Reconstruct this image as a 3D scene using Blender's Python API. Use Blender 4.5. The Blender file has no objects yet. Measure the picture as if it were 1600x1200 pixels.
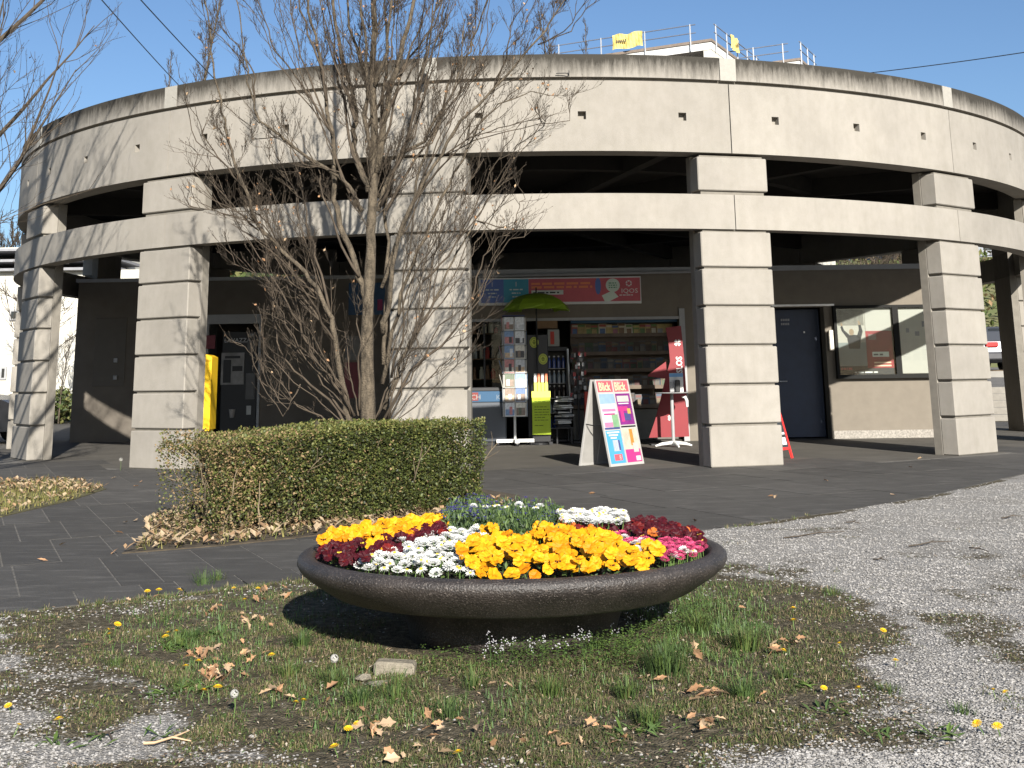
import bpy, math, random
from mathutils import Vector, Matrix, noise
R_ = math.radians
rnd = random.Random(7)
sc = bpy.context.scene
col = sc.collection

# ------------------------------------------------------------------ camera, sky, sun, exposure
FPX, TH, RO, YP, EYE = 1884.83, .2122, -.0143, 189.0, 1.0982      # focal length in px of a 1600 px frame, pitch, roll, principal row, eye height
COSP, SINP, COSR, SINR = math.cos(TH), math.sin(TH), math.cos(RO), math.sin(RO)
cam_d = bpy.data.cameras.new('camera')
cam = bpy.data.objects.new('camera', cam_d); col.objects.link(cam); sc.camera = cam
cam_d.sensor_fit = 'HORIZONTAL'; cam_d.sensor_width = 36; cam_d.lens = FPX / 1600 * 36
cam_d.shift_y = -(600 - YP) / 1600
cam_d.clip_start = .05; cam_d.clip_end = 2000
ax, ay, az = Vector((COSR, -SINP*SINR, COSP*SINR)), Vector((-SINR, -SINP*COSR, COSP*COSR)), Vector((0, -COSP, -SINP))
m = Matrix((ax, ay, az)).transposed().to_4x4(); m.translation = (0, 0, EYE); cam.matrix_world = m

SUN_AZ, SUN_EL = .262, R_(24)                                       # sun behind the camera, a little to the right
w = bpy.data.worlds.new('World'); sc.world = w; w.use_nodes = True
nt = w.node_tree; bg = nt.nodes['Background']
sky = nt.nodes.new('ShaderNodeTexSky'); sky.sky_type = 'NISHITA'; sky.sun_disc = False
sky.sun_elevation = SUN_EL; sky.sun_rotation = math.pi - SUN_AZ
sky.altitude = 400; sky.air_density = 1.0; sky.dust_density = 1.2; sky.ozone_density = 4.5
nt.links.new(sky.outputs[0], bg.inputs[0]); bg.inputs[1].default_value = .068
sun_d = bpy.data.lights.new('sun', 'SUN'); sun_d.energy = 5.0; sun_d.angle = R_(.5); sun_d.color = (1, .95, .87)
sun = bpy.data.objects.new('sun', sun_d); col.objects.link(sun)
S = Vector((math.sin(SUN_AZ)*math.cos(SUN_EL), -math.cos(SUN_AZ)*math.cos(SUN_EL), math.sin(SUN_EL)))
sun.rotation_euler = S.to_track_quat('Z', 'Y').to_euler(); sun.location = (0, 0, 30)
vs = sc.view_settings; vs.view_transform = 'Standard'; vs.look = 'None'; vs.gamma = 1; vs.use_curve_mapping = False
vs.exposure = 1.0

# ------------------------------------------------------------------ measuring helpers (photo pixel -> point of the place)
def ray(x, y):
    uu, vv = (x-800)/FPX, -(y-YP)/FPX
    u, v = uu*COSR - vv*SINR, uu*SINR + vv*COSR
    return Vector((u, COSP - v*SINP, SINP + v*COSP))
def W(x, y, Y):
    d = ray(x, y); return Vector((0, 0, EYE)) + d*(Y/d.y)
def G(x, y, z=0.):
    d = ray(x, y); return Vector((0, 0, EYE)) + d*((z-EYE)/d.z)
CX, CY = .30, 25.438                                               # centre of the round pavilion

# ------------------------------------------------------------------ materials
MATS = {}
def mat(name, c, rough=.75, var=.12, scale=6, bump=0, bscale=60, metal=0, spec=.4, stretch=(1,1,1), orand=0, c2=None, trans=0, emit=0, scuff=0):
    if name in MATS: return MATS[name]
    m = bpy.data.materials.new(name); m.use_nodes = True; t = m.node_tree; N, L = t.nodes, t.links
    b = N['Principled BSDF']; b.inputs['Roughness'].default_value = rough; b.inputs['Metallic'].default_value = metal
    b.inputs['Specular IOR Level'].default_value = spec
    c = tuple(c[:3]); hi = c2 or tuple(min(1, q*(1+var)) for q in c); lo = c if c2 else tuple(q*(1-var) for q in c)
    tc = N.new('ShaderNodeTexCoord'); mp = N.new('ShaderNodeMapping'); mp.inputs['Scale'].default_value = stretch
    L.new(tc.outputs['Object'], mp.inputs[0])
    n = N.new('ShaderNodeTexNoise'); n.inputs['Scale'].default_value = scale; n.inputs['Detail'].default_value = 6; n.inputs['Roughness'].default_value = .6
    L.new(mp.outputs[0], n.inputs['Vector'])
    r = N.new('ShaderNodeValToRGB'); r.color_ramp.elements[0].position = .32; r.color_ramp.elements[1].position = .68
    r.color_ramp.elements[0].color = (*lo, 1); r.color_ramp.elements[1].color = (*hi, 1)
    L.new(n.outputs['Fac'], r.inputs[0]); out = r.outputs[0]
    if scuff:
        mp2 = N.new('ShaderNodeMapping'); mp2.inputs['Scale'].default_value = (1,4.5,1); mp2.inputs['Rotation'].default_value = (0,0,.55); L.new(tc.outputs['Object'], mp2.inputs[0])
        n3 = N.new('ShaderNodeTexNoise'); n3.inputs['Scale'].default_value = 2.3; n3.inputs['Detail'].default_value = 9; n3.inputs['Roughness'].default_value = .72; L.new(mp2.outputs[0], n3.inputs['Vector'])
        m3 = N.new('ShaderNodeMapRange'); m3.inputs[1].default_value = .52; m3.inputs[2].default_value = .70; m3.inputs[4].default_value = scuff; L.new(n3.outputs['Fac'], m3.inputs[0])
        x3 = N.new('ShaderNodeMix'); x3.data_type = 'RGBA'; L.new(m3.outputs[0], x3.inputs[0]); L.new(out, x3.inputs[6]); x3.inputs[7].default_value = (.17,.16,.145,1); out = x3.outputs[2]
    if orand:
        oi = N.new('ShaderNodeObjectInfo'); mr = N.new('ShaderNodeMapRange'); mr.inputs[3].default_value = 1-orand; mr.inputs[4].default_value = 1+orand
        L.new(oi.outputs['Random'], mr.inputs[0])
        mx = N.new('ShaderNodeMix'); mx.data_type = 'RGBA'; mx.blend_type = 'MULTIPLY'; mx.inputs[0].default_value = 1
        L.new(out, mx.inputs[6]); L.new(mr.outputs[0], mx.inputs[7]); out = mx.outputs[2]
    L.new(out, b.inputs['Base Color'])
    if bump:
        n2 = N.new('ShaderNodeTexNoise'); n2.inputs['Scale'].default_value = bscale; n2.inputs['Detail'].default_value = 5
        L.new(tc.outputs['Object'], n2.inputs['Vector'])
        bp = N.new('ShaderNodeBump'); bp.inputs['Strength'].default_value = bump; bp.inputs['Distance'].default_value = .02
        L.new(n2.outputs['Fac'], bp.inputs['Height']); L.new(bp.outputs[0], b.inputs['Normal'])
    if trans:
        b.inputs['Transmission Weight'].default_value = trans; b.inputs['IOR'].default_value = 1.3
    MATS[name] = m; return m

def concrete(name, base, stain=0, z0=0, z1=1):
    """pale cast concrete: cloudy tone, faint run marks, pores; stain = algae run-down from z1 towards z0"""
    m = bpy.data.materials.new(name); m.use_nodes = True; t = m.node_tree; N, L = t.nodes, t.links
    b = N['Principled BSDF']; b.inputs['Roughness'].default_value = .85; b.inputs['Specular IOR Level'].default_value = .25
    tc = N.new('ShaderNodeTexCoord')
    def nz(scale, st=(1,1,1), det=6, rough=.6):
        mp = N.new('ShaderNodeMapping'); mp.inputs['Scale'].default_value = st; L.new(tc.outputs['Object'], mp.inputs[0])
        n = N.new('ShaderNodeTexNoise'); n.inputs['Scale'].default_value = scale; n.inputs['Detail'].default_value = det; n.inputs['Roughness'].default_value = rough
        L.new(mp.outputs[0], n.inputs['Vector']); return n.outputs['Fac']
    def ramp(f, p0, p1, c0, c1):
        r = N.new('ShaderNodeValToRGB'); e = r.color_ramp.elements
        e[0].position, e[1].position = p0, p1; e[0].color, e[1].color = (*c0, 1), (*c1, 1); L.new(f, r.inputs[0]); return r.outputs[0]
    def mul(a, bb, f=1):
        x = N.new('ShaderNodeMix'); x.data_type = 'RGBA'; x.blend_type = 'MULTIPLY'; x.inputs[0].default_value = f
        L.new(a, x.inputs[6]); L.new(bb, x.inputs[7]); return x.outputs[2]
    B = base
    out = ramp(nz(1.3), .35, .7, tuple(q*.90 for q in B), tuple(min(1, q*1.05) for q in B))
    out = mul(out, ramp(nz(9, (1,1,.7)), .3, .6, (.88,.88,.86), (1,1,1)), .7)
    out = mul(out, ramp(nz(5, (1,1,.12)), .3, .55, (.80,.79,.76), (1,1,1)), .30)
    out = mul(out, ramp(nz(150, det=2), .27, .36, (.6,.58,.55), (1,1,1)), .5)
    if stain:
        sx = N.new('ShaderNodeSeparateXYZ'); L.new(tc.outputs['Object'], sx.inputs[0])
        mr = N.new('ShaderNodeMapRange'); mr.inputs[1].default_value = z0; mr.inputs[2].default_value = z1; L.new(sx.outputs[2], mr.inputs[0])
        run = nz(17, (1,1,.16), 9, .78); blot = nz(.9, (1,1,.3), 4)
        a = N.new('ShaderNodeMath'); a.operation = 'MULTIPLY_ADD'; L.new(run, a.inputs[0]); a.inputs[1].default_value = 1.5; L.new(mr.outputs[0], a.inputs[2])
        a2 = N.new('ShaderNodeMath'); a2.operation = 'MULTIPLY_ADD'; L.new(blot, a2.inputs[0]); a2.inputs[1].default_value = .9; L.new(a.outputs[0], a2.inputs[2])
        f = ramp(a2.outputs[0], 0, 1, (0,0,0), (1,1,1))
        mr2 = N.new('ShaderNodeMapRange'); mr2.inputs[1].default_value = 1.22; mr2.inputs[2].default_value = 2.0; L.new(a2.outputs[0], mr2.inputs[0])
        x = N.new('ShaderNodeMix'); x.data_type = 'RGBA'; L.new(mr2.outputs[0], x.inputs[0]); L.new(out, x.inputs[6]); x.inputs[7].default_value = (.040,.036,.029,1)
        out = x.outputs[2]
    oi = N.new('ShaderNodeObjectInfo'); mo = N.new('ShaderNodeMapRange'); mo.inputs[3].default_value = .93; mo.inputs[4].default_value = 1.04
    L.new(oi.outputs['Random'], mo.inputs[0]); out = mul(out, mo.outputs[0])
    L.new(out, b.inputs['Base Color'])
    bp = N.new('ShaderNodeBump'); bp.inputs['Strength'].default_value = .25; bp.inputs['Distance'].default_value = .01
    L.new(nz(70), bp.inputs['Height']); L.new(bp.outputs[0], b.inputs['Normal'])
    return m
def thin_glass(name):
    m = bpy.data.materials.new(name); m.use_nodes = True; t = m.node_tree; N, L = t.nodes, t.links; N.remove(N['Principled BSDF'])
    tr = N.new('ShaderNodeBsdfTransparent'); tr.inputs[0].default_value = (.93,.95,.94,1); gl = N.new('ShaderNodeBsdfGlossy'); gl.inputs['Roughness'].default_value = 0
    mx = N.new('ShaderNodeMixShader'); mx.inputs[0].default_value = .012
    L.new(tr.outputs[0], mx.inputs[1]); L.new(gl.outputs[0], mx.inputs[2]); L.new(mx.outputs[0], N['Material Output'].inputs[0]); return m
CONC = (.284,.262,.228)
M_conc = concrete('pale_concrete', CONC)
M_corn = concrete('stained_concrete', CONC, 1, 5.0, 5.33)
M_clean = mat('clean_concrete', (.30,.285,.25), .85, .06, 20)
M_core = mat('concrete_core', (.17,.155,.13), .9, .12, 8)
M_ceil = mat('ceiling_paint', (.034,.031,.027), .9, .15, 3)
M_wall = mat('kiosk_plaster', (.172,.150,.120), .9, .07, 5, .1, 90)
M_plinth = mat('plinth_roughcast', (.27,.25,.22), .95, .35, 40, .5, 60)
M_slab = mat('slate_slab', (.063,.059,.053), .8, .14, 3.2, .25, 45, scuff=.6, orand=.15, spec=.3)
M_floor = mat('pavilion_floor', (.092,.084,.071), .85, .16, 1.6, .2, 40, spec=.3, scuff=.35)
M_joint = mat('sand_joint', (.120,.112,.098), .95, .4, 14, .3, 80)
M_black = mat('black_plastic', (.012,.012,.013), .45, .1)
M_dark = mat('dark_metal', (.03,.03,.032), .5, .1)
M_white = mat('white_paint', (.66,.65,.62), .5, .03)
M_grey = mat('grey_metal', (.30,.30,.30), .45, .06)
M_steel = mat('steel', (.55,.55,.55), .35, .05, metal=.6)
M_bark = mat('bark', (.088,.070,.048), .95, .6, 26, 1.0, 60, stretch=(1,1,.35))
M_twig = mat('twig_bark', (.062,.047,.032), .9, .35, 9)
M_dleaf = mat('dry_leaf', (.33,.185,.095), .8, .3, 12, orand=.35)
M_dleaf2 = mat('pale_dry_leaf', (.40,.28,.17), .8, .25, 12, orand=.25)
M_glass = mat('dark_glass', (.02,.022,.022), .08, .05, spec=.7)
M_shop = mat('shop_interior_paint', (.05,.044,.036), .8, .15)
M_yel = mat('post_yellow', (.80,.50,.02), .4, .03)

# ------------------------------------------------------------------ mesh builder
class MB:
    def __init__(s): s.v, s.f, s.m, s.k = [], [], [], 0
    def mat(s, k): s.k = k; return s
    def face(s, pts):
        i = len(s.v); s.v += [tuple(p) for p in pts]; s.f.append(tuple(range(i, i+len(pts)))); s.m.append(s.k)
    def add(s, vs, fs):
        i = len(s.v); s.v += [tuple(p) for p in vs]
        for f in fs: s.f.append(tuple(i+j for j in f)); s.m.append(s.k)
    def box(s, a, b, M=None):
        (x0,y0,z0),(x1,y1,z1) = a, b
        p = [Vector(q) for q in ((x0,y0,z0),(x1,y0,z0),(x1,y1,z0),(x0,y1,z0),(x0,y0,z1),(x1,y0,z1),(x1,y1,z1),(x0,y1,z1))]
        if M: p = [M @ q for q in p]
        s.add(p, [(0,3,2,1),(4,5,6,7),(0,1,5,4),(1,2,6,5),(2,3,7,6),(3,0,4,7)]); return s
    def cbox(s, a, b, c=.01, M=None):
        """box with chamfered edges"""
        lo, hi = Vector(a), Vector(b); vs = []; idx = {}
        for i in range(8):
            sg = [(i >> k) & 1 for k in range(3)]
            for ax in range(3):
                p = Vector([(hi[k] if sg[k] else lo[k]) for k in range(3)])
                for k in range(3):
                    if k != ax: p[k] += -c if sg[k] else c
                idx[(tuple(sg), ax)] = len(vs); vs.append(p)
        fs = []
        def orient(f, n):
            q = [vs[j] for j in f]; nn = (q[1]-q[0]).cross(q[2]-q[0])
            return f if nn.dot(n) > 0 else tuple(reversed(f))
        for ax in range(3):
            o = [k for k in range(3) if k != ax]
            for sgn in (0, 1):
                f = []
                for (u, w_) in ((0,0),(1,0),(1,1),(0,1)):
                    g = [0,0,0]; g[ax] = sgn; g[o[0]] = u; g[o[1]] = w_; f.append(idx[(tuple(g), ax)])
                n = Vector((0,0,0)); n[ax] = 1 if sgn else -1; fs.append(orient(tuple(f), n))
            for u in (0, 1):
                for w_ in (0, 1):
                    g0 = [0,0,0]; g0[o[0]] = u; g0[o[1]] = w_; g1 = list(g0); g1[ax] = 1
                    f = (idx[(tuple(g0), o[0])], idx[(tuple(g1), o[0])], idx[(tuple(g1), o[1])], idx[(tuple(g0), o[1])])
                    n = Vector((0,0,0)); n[o[0]] = 1 if u else -1; n[o[1]] = 1 if w_ else -1; fs.append(orient(f, n))
        for i in range(8):
            sg = tuple((i >> k) & 1 for k in range(3)); f = tuple(idx[(sg, ax)] for ax in range(3))
            fs.append(orient(f, Vector([1 if q else -1 for q in sg])))
        if M: vs = [M @ q for q in vs]
        s.add(vs, fs); return s
    def tube(s, pts, rad, n=6, cap=True):
        pts = [Vector(p) for p in pts]
        if not hasattr(rad, '__len__'): rad = [rad]*len(pts)
        vs = []; d0 = (pts[1]-pts[0]).normalized()
        a = d0.orthogonal().normalized()
        for i, p in enumerate(pts):
            d = (pts[min(i+1, len(pts)-1)]-pts[max(i-1, 0)])
            d = d.normalized() if d.length > 1e-9 else d0
            a = (a - d*a.dot(d)); a = a.normalized() if a.length > 1e-6 else d.orthogonal().normalized()
            b = d.cross(a)
            for k in range(n):
                t = 2*math.pi*k/n; vs.append(p + (a*math.cos(t)+b*math.sin(t))*rad[i])
        fs = [(i*n+k, i*n+(k+1) % n, (i+1)*n+(k+1) % n, (i+1)*n+k) for i in range(len(pts)-1) for k in range(n)]
        if cap: fs += [tuple(reversed(range(n))), tuple((len(pts)-1)*n+k for k in range(n))]
        s.add(vs, fs); return s
    def lathe(s, prof, n=48, c=(0,0,0)):
        c = Vector(c); vs = [c + Vector((r*math.cos(2*math.pi*k/n), r*math.sin(2*math.pi*k/n), z)) for r, z in prof for k in range(n)]
        s.add(vs, [(i*n+k, i*n+(k+1) % n, (i+1)*n+(k+1) % n, (i+1)*n+k) for i in range(len(prof)-1) for k in range(n)]); return s
    def prism(s, poly, z0, z1):
        n = len(poly); vs = [(x, y, z0) for x, y in poly] + [(x, y, z1) for x, y in poly]
        s.add(vs, [tuple(range(n, 2*n)), tuple(reversed(range(n)))] + [(i, (i+1) % n, n+(i+1) % n, n+i) for i in range(n)]); return s
    def arc(s, R0, R1, p0, p1, z0, z1, n=24, holes=()):
        """curved slab between radii R0<R1; holes = (phi, half angle, z, half height, depth) sunk into the outer face"""
        P = lambda r, p, z: (r*math.sin(p), -r*math.cos(p), z)
        ph = sorted(set([p0+(p1-p0)*i/n for i in range(n+1)] + [h[0]-h[1] for h in holes] + [h[0]+h[1] for h in holes]))
        zz = sorted(set([z0, z1] + [h[2]-h[3] for h in holes] + [h[2]+h[3] for h in holes]))
        for a, b in zip(ph, ph[1:]):
            for u, v in zip(zz, zz[1:]):
                if any(abs((a+b)/2-h[0]) < h[1] and abs((u+v)/2-h[2]) < h[3] for h in holes): continue
                s.face([P(R1,a,u), P(R1,b,u), P(R1,b,v), P(R1,a,v)])
            s.face([P(R0,b,z0), P(R0,a,z0), P(R0,a,z1), P(R0,b,z1)])
            s.face([P(R1,a,z1), P(R1,b,z1), P(R0,b,z1), P(R0,a,z1)])
            s.face([P(R0,a,z0), P(R0,b,z0), P(R1,b,z0), P(R1,a,z0)])
        s.face([P(R0,p0,z0), P(R1,p0,z0), P(R1,p0,z1), P(R0,p0,z1)])
        s.face([P(R1,p1,z0), P(R0,p1,z0), P(R0,p1,z1), P(R1,p1,z1)])
        for hp, ha, hz, hh, hd in holes:
            a, b, u, v, r = hp-ha, hp+ha, hz-hh, hz+hh, R1-hd
            for q in ([P(R1,a,u),P(R1,b,u),P(r,b,u),P(r,a,u)], [P(r,a,v),P(r,b,v),P(R1,b,v),P(R1,a,v)],
                      [P(R1,a,u),P(r,a,u),P(r,a,v),P(R1,a,v)], [P(r,b,u),P(R1,b,u),P(R1,b,v),P(r,b,v)], [P(r,a,u),P(r,b,u),P(r,b,v),P(r,a,v)]): s.face(q)
        return s
    def mesh(s, name, mats, smooth=False, off=(0,0,0)):
        me = bpy.data.meshes.new(name); o = Vector(off)
        me.from_pydata([tuple(Vector(p)-o) for p in s.v] if o.length else s.v, [], s.f)
        for q in (mats if isinstance(mats, (list, tuple)) else [mats]): me.materials.append(q)
        if any(s.m): me.polygons.foreach_set('material_index', s.m)
        if smooth: me.polygons.foreach_set('use_smooth', [True]*len(s.f))
        me.update(); return me
def link(name, me, parent=None, loc=(0,0,0)):
    o = bpy.data.objects.new(name, me); col.objects.link(o); o.location = loc
    if parent: o.parent = parent
    return o
LOC = {}
def thing(name, label, cat, loc=(0,0,0), rz=0, group=None):
    o = bpy.data.objects.new(name, None); col.objects.link(o); o.location = loc; o.rotation_euler = (0,0,rz); o.empty_display_size = .1
    o['label'] = label; o['category'] = cat; o['kind'] = 'thing'
    if group: o['group'] = group
    LOC[o.name] = Vector(loc); return o
def part(name, mb, mats, parent, smooth=False, world=False, kind=None):
    """world=True: the builder's points are world points and parent stands unrotated at LOC"""
    off = (0,0,0)
    if world:
        p = parent
        while p.parent: p = p.parent
        off = LOC[p.name]
    o = link(name, mb.mesh(name, mats, smooth, off), parent)
    if kind: o['kind'] = kind
    return o
def solo(name, mb, mats, label, cat, loc=(0,0,0), group=None, smooth=False, rz=0):
    o = link(name, mb.mesh(name, mats, smooth), None, loc); o.rotation_euler = (0,0,rz); o['label'] = label; o['category'] = cat; o['kind'] = 'thing'
    if group: o['group'] = group
    return o
def setting(name, mb, mats, kind='structure', smooth=False):
    o = link(name, mb.mesh(name, mats, smooth)); o['kind'] = kind; return o
def copy_tree(o, parent=None):
    q = o.copy(); col.objects.link(q)
    if parent: q.parent = parent; q.matrix_parent_inverse = o.matrix_parent_inverse.copy()
    for ch in list(o.children): copy_tree(ch, q)
    return q
def text(s, size, M, parent, m, name='lettering', align='LEFT', sx=1, ext=.001, bold=0):
    cu = bpy.data.curves.new(name, 'FONT'); cu.body = s; cu.size = size; cu.align_x = align; cu.extrude = ext; cu.offset = bold; cu.resolution_u = 2
    cu.materials.append(m); o = bpy.data.objects.new(name, cu); col.objects.link(o); o.parent = parent
    o.matrix_local = M @ Matrix.Diagonal((sx, 1, 1, 1)); return o
def front(x, y, z, rz=0):                                           # text frame: reads along +x, faces -y
    return Matrix.Translation((x, y, z)) @ Matrix.Rotation(rz, 4, 'Z') @ Matrix.Rotation(math.pi/2, 4, 'X')
def inpoly(x, y, P):
    r = False; n = len(P)
    for i in range(n):
        x1, y1, x2, y2 = *P[i][:2], *P[(i+1) % n][:2]
        if (y1 > y) != (y2 > y) and x < (x2-x1)*(y-y1)/(y2-y1)+x1: r = not r
    return r
def clip(poly, a, b):
    """keep the part of poly on the left of a->b"""
    out = []; f = lambda p: (b[0]-a[0])*(p[1]-a[1])-(b[1]-a[1])*(p[0]-a[0])
    for i, p in enumerate(poly):
        q = poly[(i+1) % len(poly)]; fp, fq = f(p), f(q)
        if fp >= 0: out.append(p)
        if (fp > 0 > fq) or (fp < 0 < fq):
            t = fp/(fp-fq); out.append((p[0]+(q[0]-p[0])*t, p[1]+(q[1]-p[1])*t))
    return out

# ------------------------------------------------------------------ ground
g = MB(); g.lathe([(0,-.06),(30,-.06),(120,-.06),(900,-.06)], 48, (0, 20, 0))
setting('ground', g, mat('far_ground', (.085,.08,.055), .95, .3, .3))
EDGE = [(-12,-.9),(-2.62,6.36),(-1.93,6.86),(-1.25,7.34),(1.54,9.50),(2.6,10.45),(3.81,11.69),(5.69,14.1),(9.5,19.4)]   # where the slabs end
def edge_y(x):
    for (x0,y0),(x1,y1) in zip(EDGE, EDGE[1:]):
        if x <= x1: return y0+(y1-y0)*(x-x0)/(x1-x0)
    return EDGE[-1][1]
BED = [(-2.66,8.52),(-2.05,8.86),(-1.3,9.5),(-.75,10.02),(-.1,10.95),(.02,12.3),(-.5,13.3),(-2.5,13.3),(-3.15,11.2),(-3.0,10.2),(-2.72,9.3)]
PATCH = [(-4.50,13.75),(-4.42,12.5),(-4.5,11.0),(-9.2,9.6),(-9.2,16.2),(-6.2,14.9),(-5.45,15.15)]
b = MB(); b.face([(-30,-2,-.034),(-30,70,-.034),(40,70,-.034),(40,-2,-.034)][::-1]); setting('plaza_base', b, M_joint)
b = MB(); b.prism([(-13,-.9)]+[(x-.12,y+.16) for x, y in EDGE[1:-1]]+[(9.2,19.2),(9.4,26),(-13,26)], -.033, -.0035); setting('joint_sand', b, M_joint)
# floor inside the ring
b = MB(); b.lathe([(0,-.002),(10.12,-.002),(10.12,-.05)], 96, (CX, CY, 0)); setting('pavilion_floor', b, M_floor)
# slabs: each one a piece of the plaza
plaza = MB(); plaza.face([(-30,70,-.008),(-30,19,-.008),(40,19,-.008),(40,70,-.008)][::-1]); plaza_o = setting('plaza', plaza, M_slab)
ang = R_(33); U, V = Vector((math.cos(ang), math.sin(ang))), Vector((math.cos(ang-R_(99)), math.sin(ang-R_(99))))
ORG = Vector((-2.54, 8.46)); slabs = []
srand = random.Random(3)
vrow = 0.
rows = [(-1.26*k, -1.26*(k+1)) for k in range(12)] + [(0, 1.26)] + [(1.26, 2.6)]
for ri, (va, vb) in enumerate(rows):
    u = -9 + srand.random()
    while u < 16:
        du = srand.choice((.72,.72,1.08,.9))
        if -2.6 < u < 2.4 and va > -2.6: du = srand.choice((.36,.36,.54))
        if u < -.01 < u+du or abs(u) < .02: du = max(.2, -u) if u < -.05 else du
        q = [ORG+U*(u+.006)+V*(va-.006), ORG+U*(u+du-.006)+V*(va-.006), ORG+U*(u+du-.006)+V*(vb+.006), ORG+U*(u+.006)+V*(vb+.006)]
        u += du
        poly = [(p.x, p.y) for p in q]
        if sum((poly[i][0]*poly[(i+1) % 4][1]-poly[(i+1) % 4][0]*poly[i][1]) for i in range(4)) < 0: poly.reverse()
        cxm = sum(p[0] for p in poly)/4; cym = sum(p[1] for p in poly)/4
        if math.hypot(cxm-CX, cym-CY) < 9.7 or cym < 5 or cym > 19 or abs(cxm) > cym*.47+.9: continue
        e0 = max(edge_y(cxm-.3), 0)
        # clip to the edge of the paving
        for (x0,y0),(x1,y1) in zip(EDGE, EDGE[1:]):
            if x0-.9 < cxm < x1+.9:
                poly2 = clip(poly, (x0,y0), (x1,y1))
                if x0 <= cxm <= x1 or len(poly2) == len(poly): poly = poly2
                if not poly: break
        if len(poly) < 3: continue
        area = abs(sum(poly[i][0]*poly[(i+1) % len(poly)][1]-poly[(i+1) % len(poly)][0]*poly[i][1] for i in range(len(poly))))/2
        if area < .006 or cym < edge_y(cxm)-.9: continue
        slabs.append((cxm, cym, poly))
slabs.sort(key=lambda t: t[0]**2+t[1]**2)
for cxm, cym, poly in slabs[:296]:
    z = srand.uniform(-.0015, .0005)
    mb = MB(); mb.prism(poly, -.03, 0)
    o = link('paving_slab', mb.mesh('paving_slab', M_slab), plaza_o, (0, 0, z))
if len(slabs) > 296:
    mb = MB()
    for cxm, cym, poly in slabs[296:]: mb.prism(poly, -.03, srand.uniform(-.003,.001))
    o = link('paving_slab', mb.mesh('paving_slab', M_slab), plaza_o); o['kind'] = 'stuff'

# foreground: gravel, soil and grass on one gently uneven sheet
def fbm(x, y, s, seed=0): return noise.fractal(Vector((x*s+seed, y*s-seed, seed*.37)), 1.0, 2.0, 4)
BOWL = Vector((-.027, 5.75, 0)); BR = .96
GRASS = [tuple(G(*p)[:2]) for p in ((-60,962),(250,928),(480,900),(560,880),(1060,860),(1180,880),(1290,930),(1400,990),(1440,1050),(1480,1110),(1430,1150),(1280,1180),(1180,1215),(1100,1270),(700,1290),(-60,1290))]
SAND = [tuple(G(*p)[:2]) for p in ((120,1058),(220,1045),(330,1075),(440,1108),(500,1150),(520,1210),(20,1210),(40,1180),(150,1130),(180,1090))]
def seg_d(x, y, P):
    d = 9.
    for i in range(len(P)):
        a, b_ = Vector(P[i]), Vector(P[(i+1) % len(P)]); p = Vector((x, y)); e = b_-a
        t = max(0, min(1, (p-a).dot(e)/max(1e-9, e.dot(e)))); d = min(d, (p-a-e*t).length)
    return d
def greenness(x, y):
    """1 = turf and weeds, 0 = bare gravel"""
    d = seg_d(x, y, GRASS); d = d if inpoly(x, y, GRASS) else -d
    e = y - edge_y(x)
    v = d/.35 + fbm(x, y, 1.6, 3)*1.1 + fbm(x, y, 5, 9)*.5
    if inpoly(x, y, SAND): v -= min(1.9, seg_d(x, y, SAND)/.10)
    if d < -.2: v = max(v, .35-d*0 + fbm(x, y, .9, 21)*2.2 - .9 - max(0, (-d-1.4)))       # weedy islands in the gravel
    if e > -.16 and x < .5: v = max(v, .9)
    if e > -.16 and x >= .5: v = max(v, .3+fbm(x, y, 2.5, 5)*1.6)
    return max(0., min(1., v*.5+.35))
GCACHE = {}
_green = greenness
def greenness(x, y):
    k = (int(x*40+2000), int(y*40))
    if k not in GCACHE: GCACHE[k] = _green((k[0]-2000+.5)/40, (k[1]+.5)/40)
    return GCACHE[k]
def gz(x, y):
    """height of the uneven foreground sheet"""
    k = .5+.5*max(-1, min(1, (edge_y(x)-y)/.5))
    return -.014 + k*(.014 + .012*fbm(x, y, 1.3, 1) + .007*fbm(x, y, 6, 4))
b = MB(); x0, x1, y0, y1 = -6.0, 12.0, 2.0, 18.5; ST = .055
nx, ny = int((x1-x0)/ST), int((y1-y0)/ST); idx = {}; cols = []
for j in range(ny+1):
    for i in range(nx+1):
        x, y = x0+i*ST, y0+j*ST
        if y > edge_y(x)+.45 or abs(x) > y*.46+3.2: continue
        idx[(i,j)] = len(b.v); b.v.append((x, y, gz(x, y))); cols.append(greenness(x, y))
for j in range(ny):
    for i in range(nx):
        q = [(i,j),(i+1,j),(i+1,j+1),(i,j+1)]
        if all(k in idx for k in q): b.f.append(tuple(idx[k] for k in q)); b.m.append(0)
mg = bpy.data.materials.new('gravel_and_soil'); mg.use_nodes = True; t = mg.node_tree; N, L = t.nodes, t.links
bs = N['Principled BSDF']; bs.inputs['Roughness'].default_value = .95; bs.inputs['Specular IOR Level'].default_value = .2
tc = N.new('ShaderNodeTexCoord')
def vor(sc_, feat='F1'):
    v = N.new('ShaderNodeTexVoronoi'); v.inputs['Scale'].default_value = sc_; v.feature = feat; L.new(tc.outputs['Object'], v.inputs['Vector']); return v
def nse(sc_, d=5):
    v = N.new('ShaderNodeTexNoise'); v.inputs['Scale'].default_value = sc_; v.inputs['Detail'].default_value = d; L.new(tc.outputs['Object'], v.inputs['Vector']); return v
def rmp(f, *st):
    r = N.new('ShaderNodeValToRGB'); e = r.color_ramp.elements
    e[0].position, e[0].color = st[0][0], (*st[0][1], 1); e[1].position, e[1].color = st[-1][0], (*st[-1][1], 1)
    for p, cc in st[1:-1]: q = e.new(p); q.color = (*cc, 1)
    L.new(f, r.inputs[0]); return r.outputs[0]
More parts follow.
